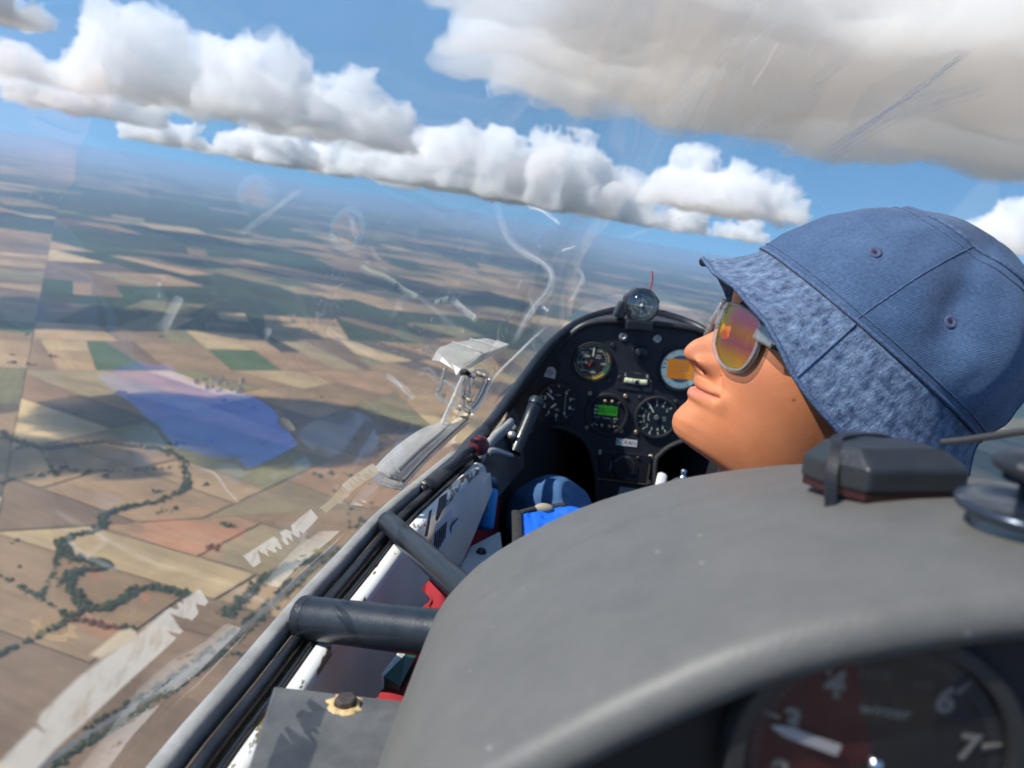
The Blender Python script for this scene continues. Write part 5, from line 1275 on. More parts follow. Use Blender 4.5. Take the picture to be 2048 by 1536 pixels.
o2 = dial('airspeed_indicator', 'rear airspeed dial, out of frame beside the rear altimeter', 0, 0, rr, parent=hd, M=Matrix.Translation(Vector((2 * XC - RA.x, RA.y, RA.z)) - hc) @ PR.to_4x4(), depth=0.006, bezel=1.16)
needle(o2, rr * 0.8, 40, rr * 0.04, 'needle_white', 0.0036)

# ---- black antenna box with strap and cable on the hood
def hz_(x, y):
    k = (y - Yl) / (Yf - Yl)
    za = np.interp(x, [p.x for p in a], [p.z for p in a]); zc = np.interp(x, [p.x for p in c], [p.z for p in c])
    return float(za + (zc - za) * k + 0.006 * math.sin(math.pi * k))
g = at(1715, 998, z=-0.095)
for _ in range(12): g = at(1722, 1000, z=hz_(g.x, g.y) + 0.002)
bx = thing('antenna_box', 'black chamfered antenna box strapped on top of the grey hood', 'antenna', g)
X1 = Vector((0.0425, 0.003, 0.0034)); Y1 = Vector((-0.008, 0.042, -0.004)); Z1 = Vector((0, 0.001, 1))
def bp_(u, v_, w_): return X1 * u + Y1 * v_ + Z1 * w_
bm = NB(); H1, H2 = 0.0118, 0.0185
low = [(0.03, 0.0), (0.97, 0.0), (1.0, 0.08), (1.0, 0.92), (0.9, 1.0), (0.05, 1.0), (-0.13, 0.80), (-0.13, 0.45)]
ins = [(0.07, 0.24), (0.82, 0.24), (0.86, 0.28), (0.86, 0.82), (0.8, 0.86), (0.12, 0.86), (0.02, 0.72), (0.02, 0.34)]
R0 = [bm.verts.new(bp_(u, v_, 0.0022)) for u, v_ in low]; R1 = [bm.verts.new(bp_(u, v_, H1)) for u, v_ in low]; R2 = [bm.verts.new(bp_(u, v_, H2)) for u, v_ in ins]
bm.faces.new(R0[::-1]); bm.faces.new(R2)
for A_, B_ in ((R0, R1), (R1, R2)):
    for i in range(8): j = (i + 1) % 8; bm.faces.new((A_[i], A_[j], B_[j], B_[i]))
obj('box_body', bm, mat('matt_black_plastic', (0.024, 0.027, 0.031), 0.42, var=0.15, scale=80, bump=0.0002, bscale=600), bx, bevel=0.0016, smooth=False)
bm = NB(); R0 = [bm.verts.new(bp_(0.5 + (u - 0.5) * 0.96, 0.5 + (v_ - 0.5) * 0.96, -0.001)) for u, v_ in low]; R1 = [bm.verts.new(bp_(0.5 + (u - 0.5) * 0.96, 0.5 + (v_ - 0.5) * 0.96, 0.0021)) for u, v_ in low]
bm.faces.new(R0[::-1]); bm.faces.new(R1)
for i in range(8): j = (i + 1) % 8; bm.faces.new((R0[i], R0[j], R1[j], R1[i]))
obj('red_base', bm, mat('red_base', (0.035, 0.006, 0.006), 0.5), bx, smooth=False)
bm = NB(); b_sweep(bm, smooth_path([bp_(-0.20, 0.10, -0.006), bp_(-0.16, 0.25, 0.008), bp_(-0.02, 0.45, 0.0175), bp_(0.15, 0.72, 0.0195), bp_(0.5, 0.9, 0.0195), bp_(0.85, 0.98, 0.0172), bp_(1.02, 1.02, 0.009)], 6), [(-0.0022, -0.0006), (0.0022, -0.0006), (0.0022, 0.0006), (-0.0022, 0.0006)]); obj('strap', bm, mat('strap_black', (0.018, 0.018, 0.022), 0.45), bx, smooth=False)
cab = [at(1885, 884, y=0.39), at(1930, 880, y=0.37), at(2000, 870, y=0.34), at(2060, 862, y=0.31), at(2200, 850, y=0.25)]
bm = NB(); b_sweep(bm, smooth_path([p - cab[0] for p in cab], 6), circ(0.0017, 10)); o = obj('cable', bm, mat('cable_grey', (0.06, 0.06, 0.06), 0.5), loc=cab[0]); tag(o, 'thin dark cable running from the antenna box to the right', 'cable')
# adhesive smear
# ---- knob mount at right edge: metal base ring, stem, black cap with yellow band
g2 = at(2066, 1050, z=-0.07)
for _ in range(12): g2 = at(2066, 1050, z=hz_(min(g2.x, XC + 0.2), g2.y) + 0.001)
MS = 0.74
mt = thing('mount_knob', 'dark mount knob with yellow band on a metal ring at right edge', 'mount', g2)
bm = NB(); b_lathe(bm, [(0.006, 0.004), (0.028, 0.004), (0.0315, 0.0055), (0.033, 0.009), (0.0315, 0.012), (0.027, 0.0125), (0.024, 0.010), (0.008, 0.009)], 48); obj('base_ring', bm, mat('blued_metal', (0.07, 0.085, 0.11), 0.22, 0.7), mt)
bm = NB(); b_lathe(bm, [(0.024, -0.006), (0.0225, 0.0), (0.0225, 0.004)], 40); obj('rubber_foot', bm, mat('clear_grey', (0.25, 0.25, 0.24), 0.3), mt)
bm = NB(); b_lathe(bm, [(0.008, 0.009), (0.0085, 0.025), (0.0155, 0.027), (0.0155, 0.032)], 32); obj('stem', bm, mat('blue_black_stem', (0.02, 0.035, 0.06), 0.25, 0.4), mt)
bm = NB(); b_lathe(bm, [(0.0155, 0.032), (0.0162, 0.0325), (0.0162, 0.0345), (0.0155, 0.035)], 32); obj('yellow_band', bm, mat('yellow_rubber', (0.55, 0.36, 0.02), 0.5), mt)
bm = NB(); b_lathe(bm, [(0.0195, 0.0335), (0.0205, 0.036), (0.0195, 0.040), (0.015, 0.0445), (0.008, 0.046), (0.0002, 0.0462)], 32); obj('cap', bm, M_black, mt)

for _c in list(mt.children): _c.scale = (MS, MS, MS * 0.72)
# ------------------------------------------------------------------ front pilot: head turned left, hat, sunglasses, clothes
random.seed(21)
HR0 = ray(1600, 720)
_cr = CAM2AIR @ Vector((1, 0, 0))
HEX = (_cr - HR0 * _cr.dot(HR0)).normalized(); HEY = HEX.cross(HR0).normalized()
if HEY.dot(CAM2AIR @ Vector((0, 1, 0))) < 0: HEY = -HEY
H0 = HR0 * 0.64
def hframe(t, b):
    t, b = R(t), R(b)
    U = HEX * math.sin(t) + HEY * math.cos(t)
    F = (HEY * math.sin(t) - HEX * math.cos(t)) * math.cos(b) - HR0 * math.sin(b)
    Sd = U.cross(F)
    if Sd.dot(-HR0) < 0: Sd = -Sd
    return F, Sd, U
HF, HS, HU = hframe(25, 22)                      # face forward, the side turned to the camera, up
def unplane(px, py, p0, n):
    q = ray(px, py); return q * (p0.dot(n) / q.dot(n))
def tohead(p): d = p - H0; return Vector((d.dot(HF), d.dot(HS), d.dot(HU)))
def fromhead(f, s, u): return H0 + HF * f + HS * s + HU * u
# profile traced on the middle plane of the face
PROF_PX = [(1474, 560), (1468, 592), (1462, 622), (1448, 648), (1427, 663), (1407, 672.5), (1388, 680), (1375.6, 689.7), (1368.6, 699), (1367, 707), (1369.4, 714), (1377, 722), (1383, 730.5), (1389, 739), (1392, 748), (1390.5, 757), (1388.5, 765), (1391, 772.5), (1381, 778), (1375, 787), (1379, 799), (1374, 806), (1363, 814), (1348, 830), (1344, 848), (1348.4, 866), (1366, 883.5), (1401.8, 908), (1430, 926)]
pr = np.array([[v.x, v.z] for v in (tohead(unplane(a, b, H0, HS)) for a, b in PROF_PX)])
pu, pf = pr[::-1, 1].copy(), pr[::-1, 0].copy()
o_ = np.argsort(pu); pu, pf = pu[o_], pf[o_]
pu = np.concatenate([[-0.30, -0.20, -0.13, -0.108], pu, [0.06, 0.085, 0.105, 0.12]]); pf = np.concatenate([[0.0, 0.004, 0.010, 0.016], pf, [0.060, 0.045, 0.02, -0.02]])
_fx = np.arange(-0.32, 0.16, 0.0004)
def I(x, xs, ys, sg=0.006):
    t_ = np.interp(_fx, xs, ys); n_ = max(1, int(3 * sg / 0.0004)); kk_ = np.exp(-0.5 * (np.arange(-n_, n_ + 1) * 0.0004 / sg) ** 2); kk_ /= kk_.sum()
    t_ = np.convolve(np.pad(t_, n_, mode='edge'), kk_, mode='valid')
    return np.interp(x, _fx, t_)
us = np.concatenate([np.arange(-0.26, -0.108, 0.006), np.arange(-0.108, 0.022, 0.0007), np.arange(0.022, 0.122, 0.004)])
nt_ = 340
tt = np.linspace(-1, 1, nt_, endpoint=False); th = np.pi * (0.42 * tt + 0.58 * tt ** 3)
Ug, Tg = np.meshgrid(us, th, indexing='ij')
kx = [-0.26, -0.20, -0.15, -0.12, -0.100, -0.092, -0.085, -0.070, -0.05, -0.03, -0.01, 0.02, 0.05, 0.08, 0.10, 0.115, 0.121]
W_ = I(Ug, kx, [0.100, 0.072, 0.056, 0.053, 0.0525, 0.053, 0.0545, 0.0585, 0.063, 0.067, 0.070, 0.073, 0.0725, 0.062, 0.046, 0.025, 0.004])
PBk = I(Ug, kx, [-0.13, -0.115, -0.100, -0.096, -0.094, -0.093, -0.092, -0.092, -0.095, -0.104, -0.113, -0.120, -0.121, -0.108, -0.085, -0.055, -0.028])
FC = I(Ug, kx, [-0.045, -0.045, -0.04, -0.036, -0.026, -0.022, -0.018, -0.014, -0.012, -0.012, -0.014, -0.02, -0.026, -0.028, -0.028, -0.028, -0.026])
PFB = I(Ug, [-0.26, -0.15, -0.108, -0.100, -0.096, -0.090, -0.082, -0.070, -0.05, -0.03, -0.012, 0.012, 0.03, 0.06, 0.085, 0.105, 0.121], [0.0, 0.008, 0.014, 0.022, 0.034, 0.046, 0.053, 0.0575, 0.0595, 0.0605, 0.0605, 0.061, 0.063, 0.059, 0.045, 0.02, -0.02])
NE = I(Ug, [-0.26, -0.11, -0.09, -0.07, -0.04, 0.0, 0.05, 0.12], [2.0, 2.0, 1.95, 2.05, 2.25, 2.35, 2.3, 2.1])
c, s = np.cos(Tg), np.sin(Tg)
Sx = W_ * np.sign(s) * np.abs(s) ** (2 / NE)
Fx = np.where(c >= 0, FC + (PFB - FC) * np.abs(c) ** (2 / NE), FC + (PBk - FC) * np.abs(c) ** (2 / NE))
PRF = I(Ug, pu, pf, 0.0011)
front = np.clip(c * 2.0, 0, 1)
bump = PRF - PFB
aS = np.abs(Sx)
# split the midline relief: nose, lips, chin with their own widths
def band(u, a, b, k): return 1 / (1 + np.exp(-(u - a) / k)) * 1 / (1 + np.exp((u - b) / k))
wn = I(Ug, [-0.050, -0.0425, -0.038, -0.030, -0.020, -0.005, 0.012, 0.03], [0.016, 0.0120, 0.0110, 0.0115, 0.0105, 0.0088, 0.0085, 0.02], 0.002)
wl = I(Ug, [-0.108, -0.095, -0.085, -0.072, -0.0645, -0.060, -0.052, -0.046, -0.0425], [0.030, 0.026, 0.022, 0.020, 0.022, 0.024, 0.025, 0.022, 0.016], 0.002)
wid = np.where(Ug > -0.0435, wn, wl)
pw = np.where(Ug > -0.0435, 2.0, 2.4)
g = np.exp(-(aS / wid) ** pw)
D = bump * g
G = lambda cs, cu, ss, su: np.exp(-((aS - cs) / ss) ** 2 - ((Ug - cu) / su) ** 2)
D += 0.0112 * G(0.0136, -0.0322, 0.0050, 0.0056) * (1 - 0.15 * g)           # nostril wings
D -= 0.0105 * G(0.0080, -0.0364, 0.0030, 0.0019)                             # nostrils
D -= 0.0028 * G(0.0205, -0.031, 0.0022, 0.0075)                              # crease behind the wing
um = -0.0528 + 0.0020 * np.clip(aS / 0.025, 0, 1.3) ** 2                     # mouth line, corners lifted
inm = 1 / (1 + np.exp((aS - 0.0265) / 0.0012))
D -= 0.0032 * np.exp(-((Ug - um) / 0.0011) ** 2) * inm
D -= 0.0030 * G(0.0275, -0.0512, 0.0030, 0.0030)
D += 0.0030 * G(0.0330, -0.0520, 0.0045, 0.0065)                             # smile pad
D -= 0.0014 * np.exp(-((aS - (0.020 + (-0.032 - Ug) * 0.62)) / 0.0024) ** 2) * band(Ug, -0.052, -0.034, 0.003)
D += 0.0052 * G(0.043, -0.022, 0.017, 0.016)                                 # cheek
D -= 0.0100 * G(0.031, 0.004, 0.014, 0.011)                                  # eye socket
D += 0.0030 * G(0.028, 0.021, 0.018, 0.006)                                  # brow
Fx = Fx + D * front
PX = np.array(H0)[None, None, :] + Fx[..., None] * np.array(HF) + Sx[..., None] * np.array(HS) + Ug[..., None] * np.array(HU)
# the neck leans down to the shoulders (aircraft down), not along the tilted head
dn = np.clip((-0.118 - Ug) / 0.14, 0, 1)[..., None] ** 1.3
nu, nv = Ug.shape
neck_to = np.array([0.05, -0.015, 0.0])
PX = PX + dn * neck_to
base_p = Vector((XC + 0.02, 0.62, -0.62))
person = thing('person', 'person in blue denim bucket hat and mirrored sunglasses looking left', 'person', base_p)
idx = np.arange(nu * nv).reshape(nu, nv)
q = np.stack([idx[:-1], np.roll(idx, -1, 1)[:-1], np.roll(idx, -1, 1)[1:], idx[1:]], -1).reshape(-1, 4)
verts = (PX.reshape(-1, 3) - np.array(base_p)).tolist(); faces = [tuple(r_) for r_ in q.tolist()]
verts.append((np.mean(PX[-1], 0) - np.array(base_p)).tolist()); top = len(verts) - 1
faces += [(int(idx[-1, j]), int(idx[-1, (j + 1) % nv]), top) for j in range(nv)]
me = bpy.data.meshes.new('body'); me.from_pydata(verts, [], faces); me.update()
bmx = bmesh.new(); bmx.from_mesh(me); bmesh.ops.recalc_face_normals(bmx, faces=bmx.faces); bmx.to_mesh(me); bmx.free()
lip = np.exp(-np.clip((aS - 0.0235) / 0.0018, 0, None) ** 2) * (1 / (1 + np.exp(-(um + 0.0040 * np.clip(1 - (aS / 0.025) ** 2, 0, 1) - Ug) / 0.0006))) * (1 / (1 + np.exp(-(Ug - (-0.0602 + 0.0085 * np.clip(aS / 0.026, 0, 1) ** 2)) / 0.0007))) * (c > 0)
lip = np.clip(lip, 0, 1) * 0.85
blush = G(0.040, -0.024, 0.018, 0.014) * (c > 0) * 0.8 + np.exp(-(aS / 0.014) ** 2) * band(Ug, -0.04, -0.015, 0.004) * (c > 0) * 0.6
mole = np.zeros_like(Ug)
for (a_, b_, r_) in ((1459, 762, 0.0008), (1568, 790, 0.0011), (1600, 782, 0.0010)):
    pt = tohead(unplane(a_, b_, H0 + HS * 0.045, HS)); k = np.argmin((Ug - pt.z) ** 2 + (Fx - pt.x) ** 2 + np.where(Sx > 0, 0, 1)); ku, kv = np.unravel_index(k, Ug.shape)
    mole = np.maximum(mole, np.exp(-(((Ug - Ug[ku, kv]) ** 2 + (Fx - Fx[ku, kv]) ** 2 + (Sx - Sx[ku, kv]) ** 2) / r_ ** 2)))
ca = me.color_attributes.new('skinmap', 'FLOAT_COLOR', 'POINT')
buf = np.ones((len(verts), 4), np.float32); buf[:-1, 0] = lip.reshape(-1); buf[:-1, 1] = blush.reshape(-1); buf[:-1, 2] = mole.reshape(-1); buf[-1, :3] = 0
ca.data.foreach_set('color', buf.reshape(-1))
m, nt, b = nmat('skin'); L = nt.links.new; N = nt.nodes.new
vc = N('ShaderNodeVertexColor'); vc.layer_name = 'skinmap'; sp = N('ShaderNodeSeparateColor'); L(vc.outputs[0], sp.inputs[0])
tc = N('ShaderNodeTexCoord'); n1 = N('ShaderNodeTexNoise'); n1.inputs['Scale'].default_value = 70; n1.inputs['Detail'].default_value = 6; L(tc.outputs['Object'], n1.inputs['Vector'])
def mixc(fac, c1, c2, k=1.0):
    mx = N('ShaderNodeMix'); mx.data_type = 'RGBA'
    if k != 1.0:
        mm = N('ShaderNodeMath'); mm.operation = 'MULTIPLY'; mm.inputs[1].default_value = k; L(fac, mm.inputs[0]); fac = mm.outputs[0]
    L(fac, mx.inputs[0])
    for i_, cc in ((6, c1), (7, c2)):
        if isinstance(cc, tuple): mx.inputs[i_].default_value = rgba(cc)
        else: L(cc, mx.inputs[i_])
    return mx.outputs[2]
c0 = mixc(n1.outputs['Fac'], (0.56, 0.185, 0.075), (0.70, 0.27, 0.12))
n5 = N('ShaderNodeTexNoise'); n5.inputs['Scale'].default_value = 28; n5.inputs['Detail'].default_value = 4; L(tc.outputs['Object'], n5.inputs['Vector'])
mb = N('ShaderNodeMapRange'); mb.inputs[1].default_value = 0.42; mb.inputs[2].default_value = 0.68; L(n5.outputs['Fac'], mb.inputs[0])
c0 = mixc(mb.outputs[0], c0, (0.60, 0.20, 0.085), 0.5)
n6 = N('ShaderNodeTexVoronoi'); n6.inputs['Scale'].default_value = 210; L(tc.outputs['Object'], n6.inputs['Vector'])
mf = N('ShaderNodeMapRange'); mf.inputs[1].default_value = 0.16; mf.inputs[2].default_value = 0.05; L(n6.outputs['Distance'], mf.inputs[0])
c0 = mixc(mf.outputs[0], c0, (0.36, 0.13, 0.055), 0.30)
c1 = mixc(sp.outputs['Green'], c0, (0.58, 0.20, 0.115), 0.55)
c2 = mixc(sp.outputs['Red'], c1, (0.60, 0.20, 0.15), 0.8)
c3 = mixc(sp.outputs['Blue'], c2, (0.09, 0.035, 0.02), 0.8)
L(c3, b.inputs['Base Color']); b.inputs['Roughness'].default_value = 0.54; b.inputs['Specular IOR Level'].default_value = 0.38; b.inputs['Subsurface Weight'].default_value = 0.12; b.inputs['Subsurface Radius'].default_value = (1.0, 0.35, 0.18); b.inputs['Subsurface Scale'].default_value = 0.004
n2 = N('ShaderNodeTexNoise'); n2.inputs['Scale'].default_value = 900; n2.inputs['Detail'].default_value = 3; L(tc.outputs['Object'], n2.inputs['Vector'])
n3 = N('ShaderNodeTexVoronoi'); n3.inputs['Scale'].default_value = 650; L(tc.outputs['Object'], n3.inputs['Vector'])
ad = N('ShaderNodeMath'); ad.operation = 'ADD'; L(n2.outputs['Fac'], ad.inputs[0]); L(n3.outputs['Distance'], ad.inputs[1])
bp = N('ShaderNodeBump'); bp.inputs['Distance'].default_value = 0.00006; L(ad.outputs[0], bp.inputs['Height']); L(bp.outputs[0], b.inputs['Normal'])
obj('body', me, m, person)
PI_ = -base_p
def hpart(name, bm, mt_, **k): return obj(name, bm, mt_, person, loc=PI_, **k)
# eyes and brow behind the mirrored lens, ear under the brim
M_eye = mat('eye_white', (0.7, 0.68, 0.64), 0.2)
for sg in (1, -1):
    bm = NB(); b_sphere(bm, fromhead(0.0475, 0.031 * sg, 0.005), 0.0115, 20); hpart('eye', bm, M_eye)
    rows = []
    for i in range(16):
        s_ = 0.012 + 0.036 * i / 15
        u_ = 0.019 + 0.006 * math.sin(math.pi * i / 15 * 0.8); hh = 0.0045 * (1 - (i / 15) ** 2 * 0.7)
        k = np.argmin((Ug - u_) ** 2 + (Sx - s_) ** 2 + np.where(c > 0, 0, 1)); ku, kv = np.unravel_index(k, Ug.shape)
        f_ = Fx[ku, kv] + 0.0012
        rows.append([fromhead(f_, s_ * sg, u_ - hh), fromhead(f_ + 0.0016, s_ * sg, u_), fromhead(f_, s_ * sg, u_ + hh)])
    bm = NB(); b_grid(bm, rows); hpart('eyebrow', bm, mat('brow_hair', (0.03, 0.017, 0.010), 0.8, bump=0.002, bscale=700))
    ring = smooth_path([fromhead(f_, (s0 + 0.069) * sg, u_) for f_, s0, u_ in ((-0.012, 0.0, 0.012), (-0.022, 0.010, 0.026), (-0.036, 0.015, 0.026), (-0.043, 0.014, 0.012), (-0.040, 0.010, -0.006), (-0.030, 0.004, -0.020), (-0.020, 0.001, -0.030), (-0.014, -0.001, -0.022), (-0.014, -0.002, -0.010))], 5)
    bm = NB(); b_sweep(bm, ring, circ(0.0042, 10), up=HS); fan = [bm.verts.new(p) for p in ring[4:]]
    bm.faces.new(fan); hpart('ear', bm, m)
# short hair at the nape and temple
M_hair = mat('dark_hair', (0.028, 0.016, 0.010), 0.6, bump=0.003, bscale=500)
rows = []
for i in range(14):
    u_ = -0.055 + 0.085 * i / 13; row = []
    for j in range(25):
        a_ = R(112 + 136 * j / 24); n_ = 2.2
        w_ = float(I(u_, kx, [0.100, 0.072, 0.056, 0.053, 0.0525, 0.053, 0.0545, 0.0585, 0.063, 0.067, 0.070, 0.073, 0.0725, 0.062, 0.046, 0.025, 0.004])) + 0.003
        pb_ = float(I(u_, [-0.07, -0.05, -0.03, -0.01, 0.02, 0.05], [-0.092, -0.095, -0.104, -0.113, -0.120, -0.121])) - 0.004
        row.append(fromhead(-0.014 + (pb_ + 0.014) * abs(math.cos(a_)) ** (2 / n_), w_ * math.copysign(abs(math.sin(a_)) ** (2 / n_), math.sin(a_)), u_))
    rows.append(row)
bm = NB(); b_grid(bm, rows); hpart('hair', bm, M_hair)

# ---- sunglasses
GP = unplane(1475, 675, H0 + HS * 0.034, HS); GN = (HF * math.cos(R(26)) + HS * math.sin(R(26))).normalized()
OUT_PX = [(1452, 608), (1469, 606.5), (1493, 618), (1513, 634), (1521, 647), (1519.5, 669), (1513, 694), (1501, 719), (1485, 737), (1472, 742), (1454, 738), (1437, 722), (1429, 700), (1427, 685), (1433, 654), (1443, 628)]
gout = [unplane(a, b_, GP, GN) for a, b_ in OUT_PX]
gcen = sum(gout, Vector()) / len(gout)
gb = fromhead(0.072, 0.0, 0.004)
gls = thing('sunglasses', 'clear-framed sunglasses with orange and purple mirrored lenses on the face', 'sunglasses', gb)
def curve(p):                                    # wrap: edges fall back from the lens centre
    d = (p - gcen).length
    return p - GN * (d * d * 2.2)
def mirror(p): h = tohead(p); return fromhead(h.x, -h.y, h.z)
m, nt, b = nmat('mirror_lens'); L = nt.links.new; N = nt.nodes.new
tc = N('ShaderNodeTexCoord'); sx = N('ShaderNodeSeparateXYZ'); uvn = N('ShaderNodeUVMap'); L(uvn.outputs[0], sx.inputs[0])
rp = N('ShaderNodeValToRGB'); e = rp.color_ramp.elements
e[0].position = 0.0; e[0].color = (1.0, 0.34, 0.02, 1); e[1].position = 1.0; e[1].color = (0.80, 0.20, 0.22, 1)
for p_, c_ in ((0.22, (1.0, 0.24, 0.02, 1)), (0.42, (0.75, 0.11, 0.08, 1)), (0.62, (1.0, 0.22, 0.04, 1)), (0.8, (0.90, 0.17, 0.14, 1))):
    el = e.new(p_); el.color = c_
L(sx.outputs['Y'], rp.inputs[0])
rp2 = N('ShaderNodeValToRGB'); rp2.color_ramp.elements[0].position = 0.0; rp2.color_ramp.elements[0].color = (1, 1, 1, 1); rp2.color_ramp.elements[1].position = 0.30; rp2.color_ramp.elements[1].color = (0, 0, 0, 1); L(sx.outputs['X'], rp2.inputs[0])
mx = N('ShaderNodeMix'); mx.data_type = 'RGBA'; L(rp2.outputs[0], mx.inputs[0]); L(rp.outputs[0], mx.inputs[6]); mx.inputs[7].default_value = (0.50, 0.42, 0.04, 1)
L(mx.outputs[2], b.inputs['Base Color']); b.inputs['Metallic'].default_value = 1.0; b.inputs['Roughness'].default_value = 0.02; b.inputs['Coat Weight'].default_value = 0.3
M_lens = m
m, nt, b = nmat('clear_frame'); b.inputs['Base Color'].default_value = (0.82, 0.82, 0.80, 1); b.inputs['Roughness'].default_value = 0.07
_t = nt.nodes.new('ShaderNodeBsdfTransparent'); _t.inputs[0].default_value = (0.88, 0.89, 0.88, 1); _g = nt.nodes.new('ShaderNodeBsdfGlossy'); _g.inputs['Roughness'].default_value = 0.06
_x = nt.nodes.new('ShaderNodeMixShader'); _f2 = schlick(nt, 0.13); nt.links.new(_f2.outputs[0], _x.inputs[0]); nt.links.new(_t.outputs[0], _x.inputs[1]); nt.links.new(_g.outputs[0], _x.inputs[2])
_y = nt.nodes.new('ShaderNodeMixShader'); _y.inputs[0].default_value = 0.12; nt.links.new(_x.outputs[0], _y.inputs[1]); nt.links.new(b.outputs[0], _y.inputs[2]); nt.links.new(_y.outputs[0], nt.nodes['Material Output'].inputs['Surface'])
M_cf = m
def lens_side(mir):
    T = mirror if mir else (lambda p: p)
    loop = smooth_path(gout, 5, closed=True); n = len(loop); rings = 8
    bm = NB(); uv = bm.loops.layers.uv.new('UVMap'); V = []
    hs = [tohead(p) for p in loop]; y0, y1 = min(h.z for h in hs), max(h.z for h in hs); x0, x1 = min(h.y for h in hs), max(h.y for h in hs)
    cvs = bm.verts.new(T(curve(gcen)) - gb); UVc = {}
    def uvof(p): h = tohead(p); return ((h.y - x0) / (x1 - x0), (h.z - y0) / (y1 - y0))
    UVc[cvs] = uvof(gcen)
    for k in range(1, rings + 1):
        t = 0.955 * k / rings; row = []
        for p in loop:
            q_ = gcen.lerp(p, t); v_ = bm.verts.new(T(curve(q_)) - gb); UVc[v_] = uvof(q_); row.append(v_)
        V.append(row)
    for j in range(n):
        bm.faces.new((cvs, V[0][j], V[0][(j + 1) % n]))
        for k in range(rings - 1): bm.faces.new((V[k][j], V[k + 1][j], V[k + 1][(j + 1) % n], V[k][(j + 1) % n]))
    for f in bm.faces:
        for lp in f.loops: lp[uv].uv = UVc[lp.vert]
    o = obj('lens', bm, M_lens, gls)
    bm = NB(); cl = [T(curve(gcen.lerp(p, 0.985))) - gb for p in loop]
    nn = GN if not mir else (mirror(gcen + GN) - mirror(gcen)).normalized()
    b_sweep(bm, cl, [(-0.0013, -0.0019), (0.0, -0.0023), (0.0013, -0.0019), (0.0016, 0), (0.0013, 0.0019), (0, 0.0023), (-0.0013, 0.0019), (-0.0016, 0)], up=nn, closed=True); obj('frame_rim', bm, M_cf, gls)
    # hinge block and temple
    hp = [T(unplane(a, b_, H0 + HS * dd, HS)) - gb for a, b_, dd in ((1516, 662, 0.052), (1532, 671, 0.060), (1550, 682, 0.066))]
    bm = NB(); b_sweep(bm, smooth_path(hp, 4), box_sec(-0.0022, 0.0022, -0.0062, 0.0062, 0.0012), up=HU); obj('hinge_block', bm, M_cf, gls, autos=40)
    bm = NB(); b_box(bm, hp[2], (0.003, 0.006, 0.006)); obj('hinge', bm, mat('chrome', (0.75, 0.75, 0.77), 0.12, 1.0), gls, bevel=0.0006, smooth=False)
    tp = [hp[2], T(fromhead(0.02, 0.073, 0.004)) - gb, T(fromhead(-0.015, 0.0755, 0.008)) - gb, T(fromhead(-0.035, 0.075, 0.006)) - gb]
    bm = NB(); b_sweep(bm, smooth_path(tp, 5), box_sec(-0.0016, 0.0016, -0.0055, 0.0055, 0.001), up=HU); obj('temple_arm', bm, mat('navy_temple', (0.012, 0.016, 0.035), 0.3), gls, autos=40)
lens_side(False); lens_side(True)
bI = [unplane(a, b_, GP, GN) for a, b_ in ((1434, 650), (1430, 672))]
bm = NB(); a0 = curve(bI[0]); b_sweep(bm, smooth_path([a0 - gb, fromhead(0.0735, 0.003, 0.008) - gb, fromhead(0.0735, -0.003, 0.008) - gb, mirror(a0) - gb], 6), circ(0.0026, 10, 0.0034), up=HF); obj('bridge', bm, M_cf, gls)

# ---- bucket hat
TF, TS, TU = hframe(43.7, 19.7)
HO = H0 + HF * -0.0410 + HU * 0.0324
HA, HB_ = 0.1106, 0.0933
def pht(phi, rad, h, sh=0.0):
    c_, s_ = math.cos(phi), math.sin(phi)
    return HO + TF * ((HA + rad) * c_ - sh) + TS * ((HB_ + rad) * s_) + TU * h
BR = {0: (0.030, -0.034), 15: (0.027, -0.037), 30: (0.028, -0.0335), 45: (0.021, -0.0385), 62: (0.018, -0.0510), 75: (0.016, -0.058), 90: (0.016, -0.061), 120: (0.024, -0.056), 150: (0.034, -0.045), 180: (0.036, -0.040)}
bk = sorted(BR)
def brim(phi):
    d = abs((math.degrees(phi) + 180) % 360 - 180)
    if math.degrees(phi) % 360 > 180: d = d                      # far side mirrors the near side
    return float(np.interp(d, bk, [BR[k][0] for k in bk])), float(np.interp(d, bk, [BR[k][1] for k in bk]))
NPH = 220
def wr(p, amp, sc, z=0): return mnoise.noise(p * sc + Vector((3.1, z, 0))) * amp
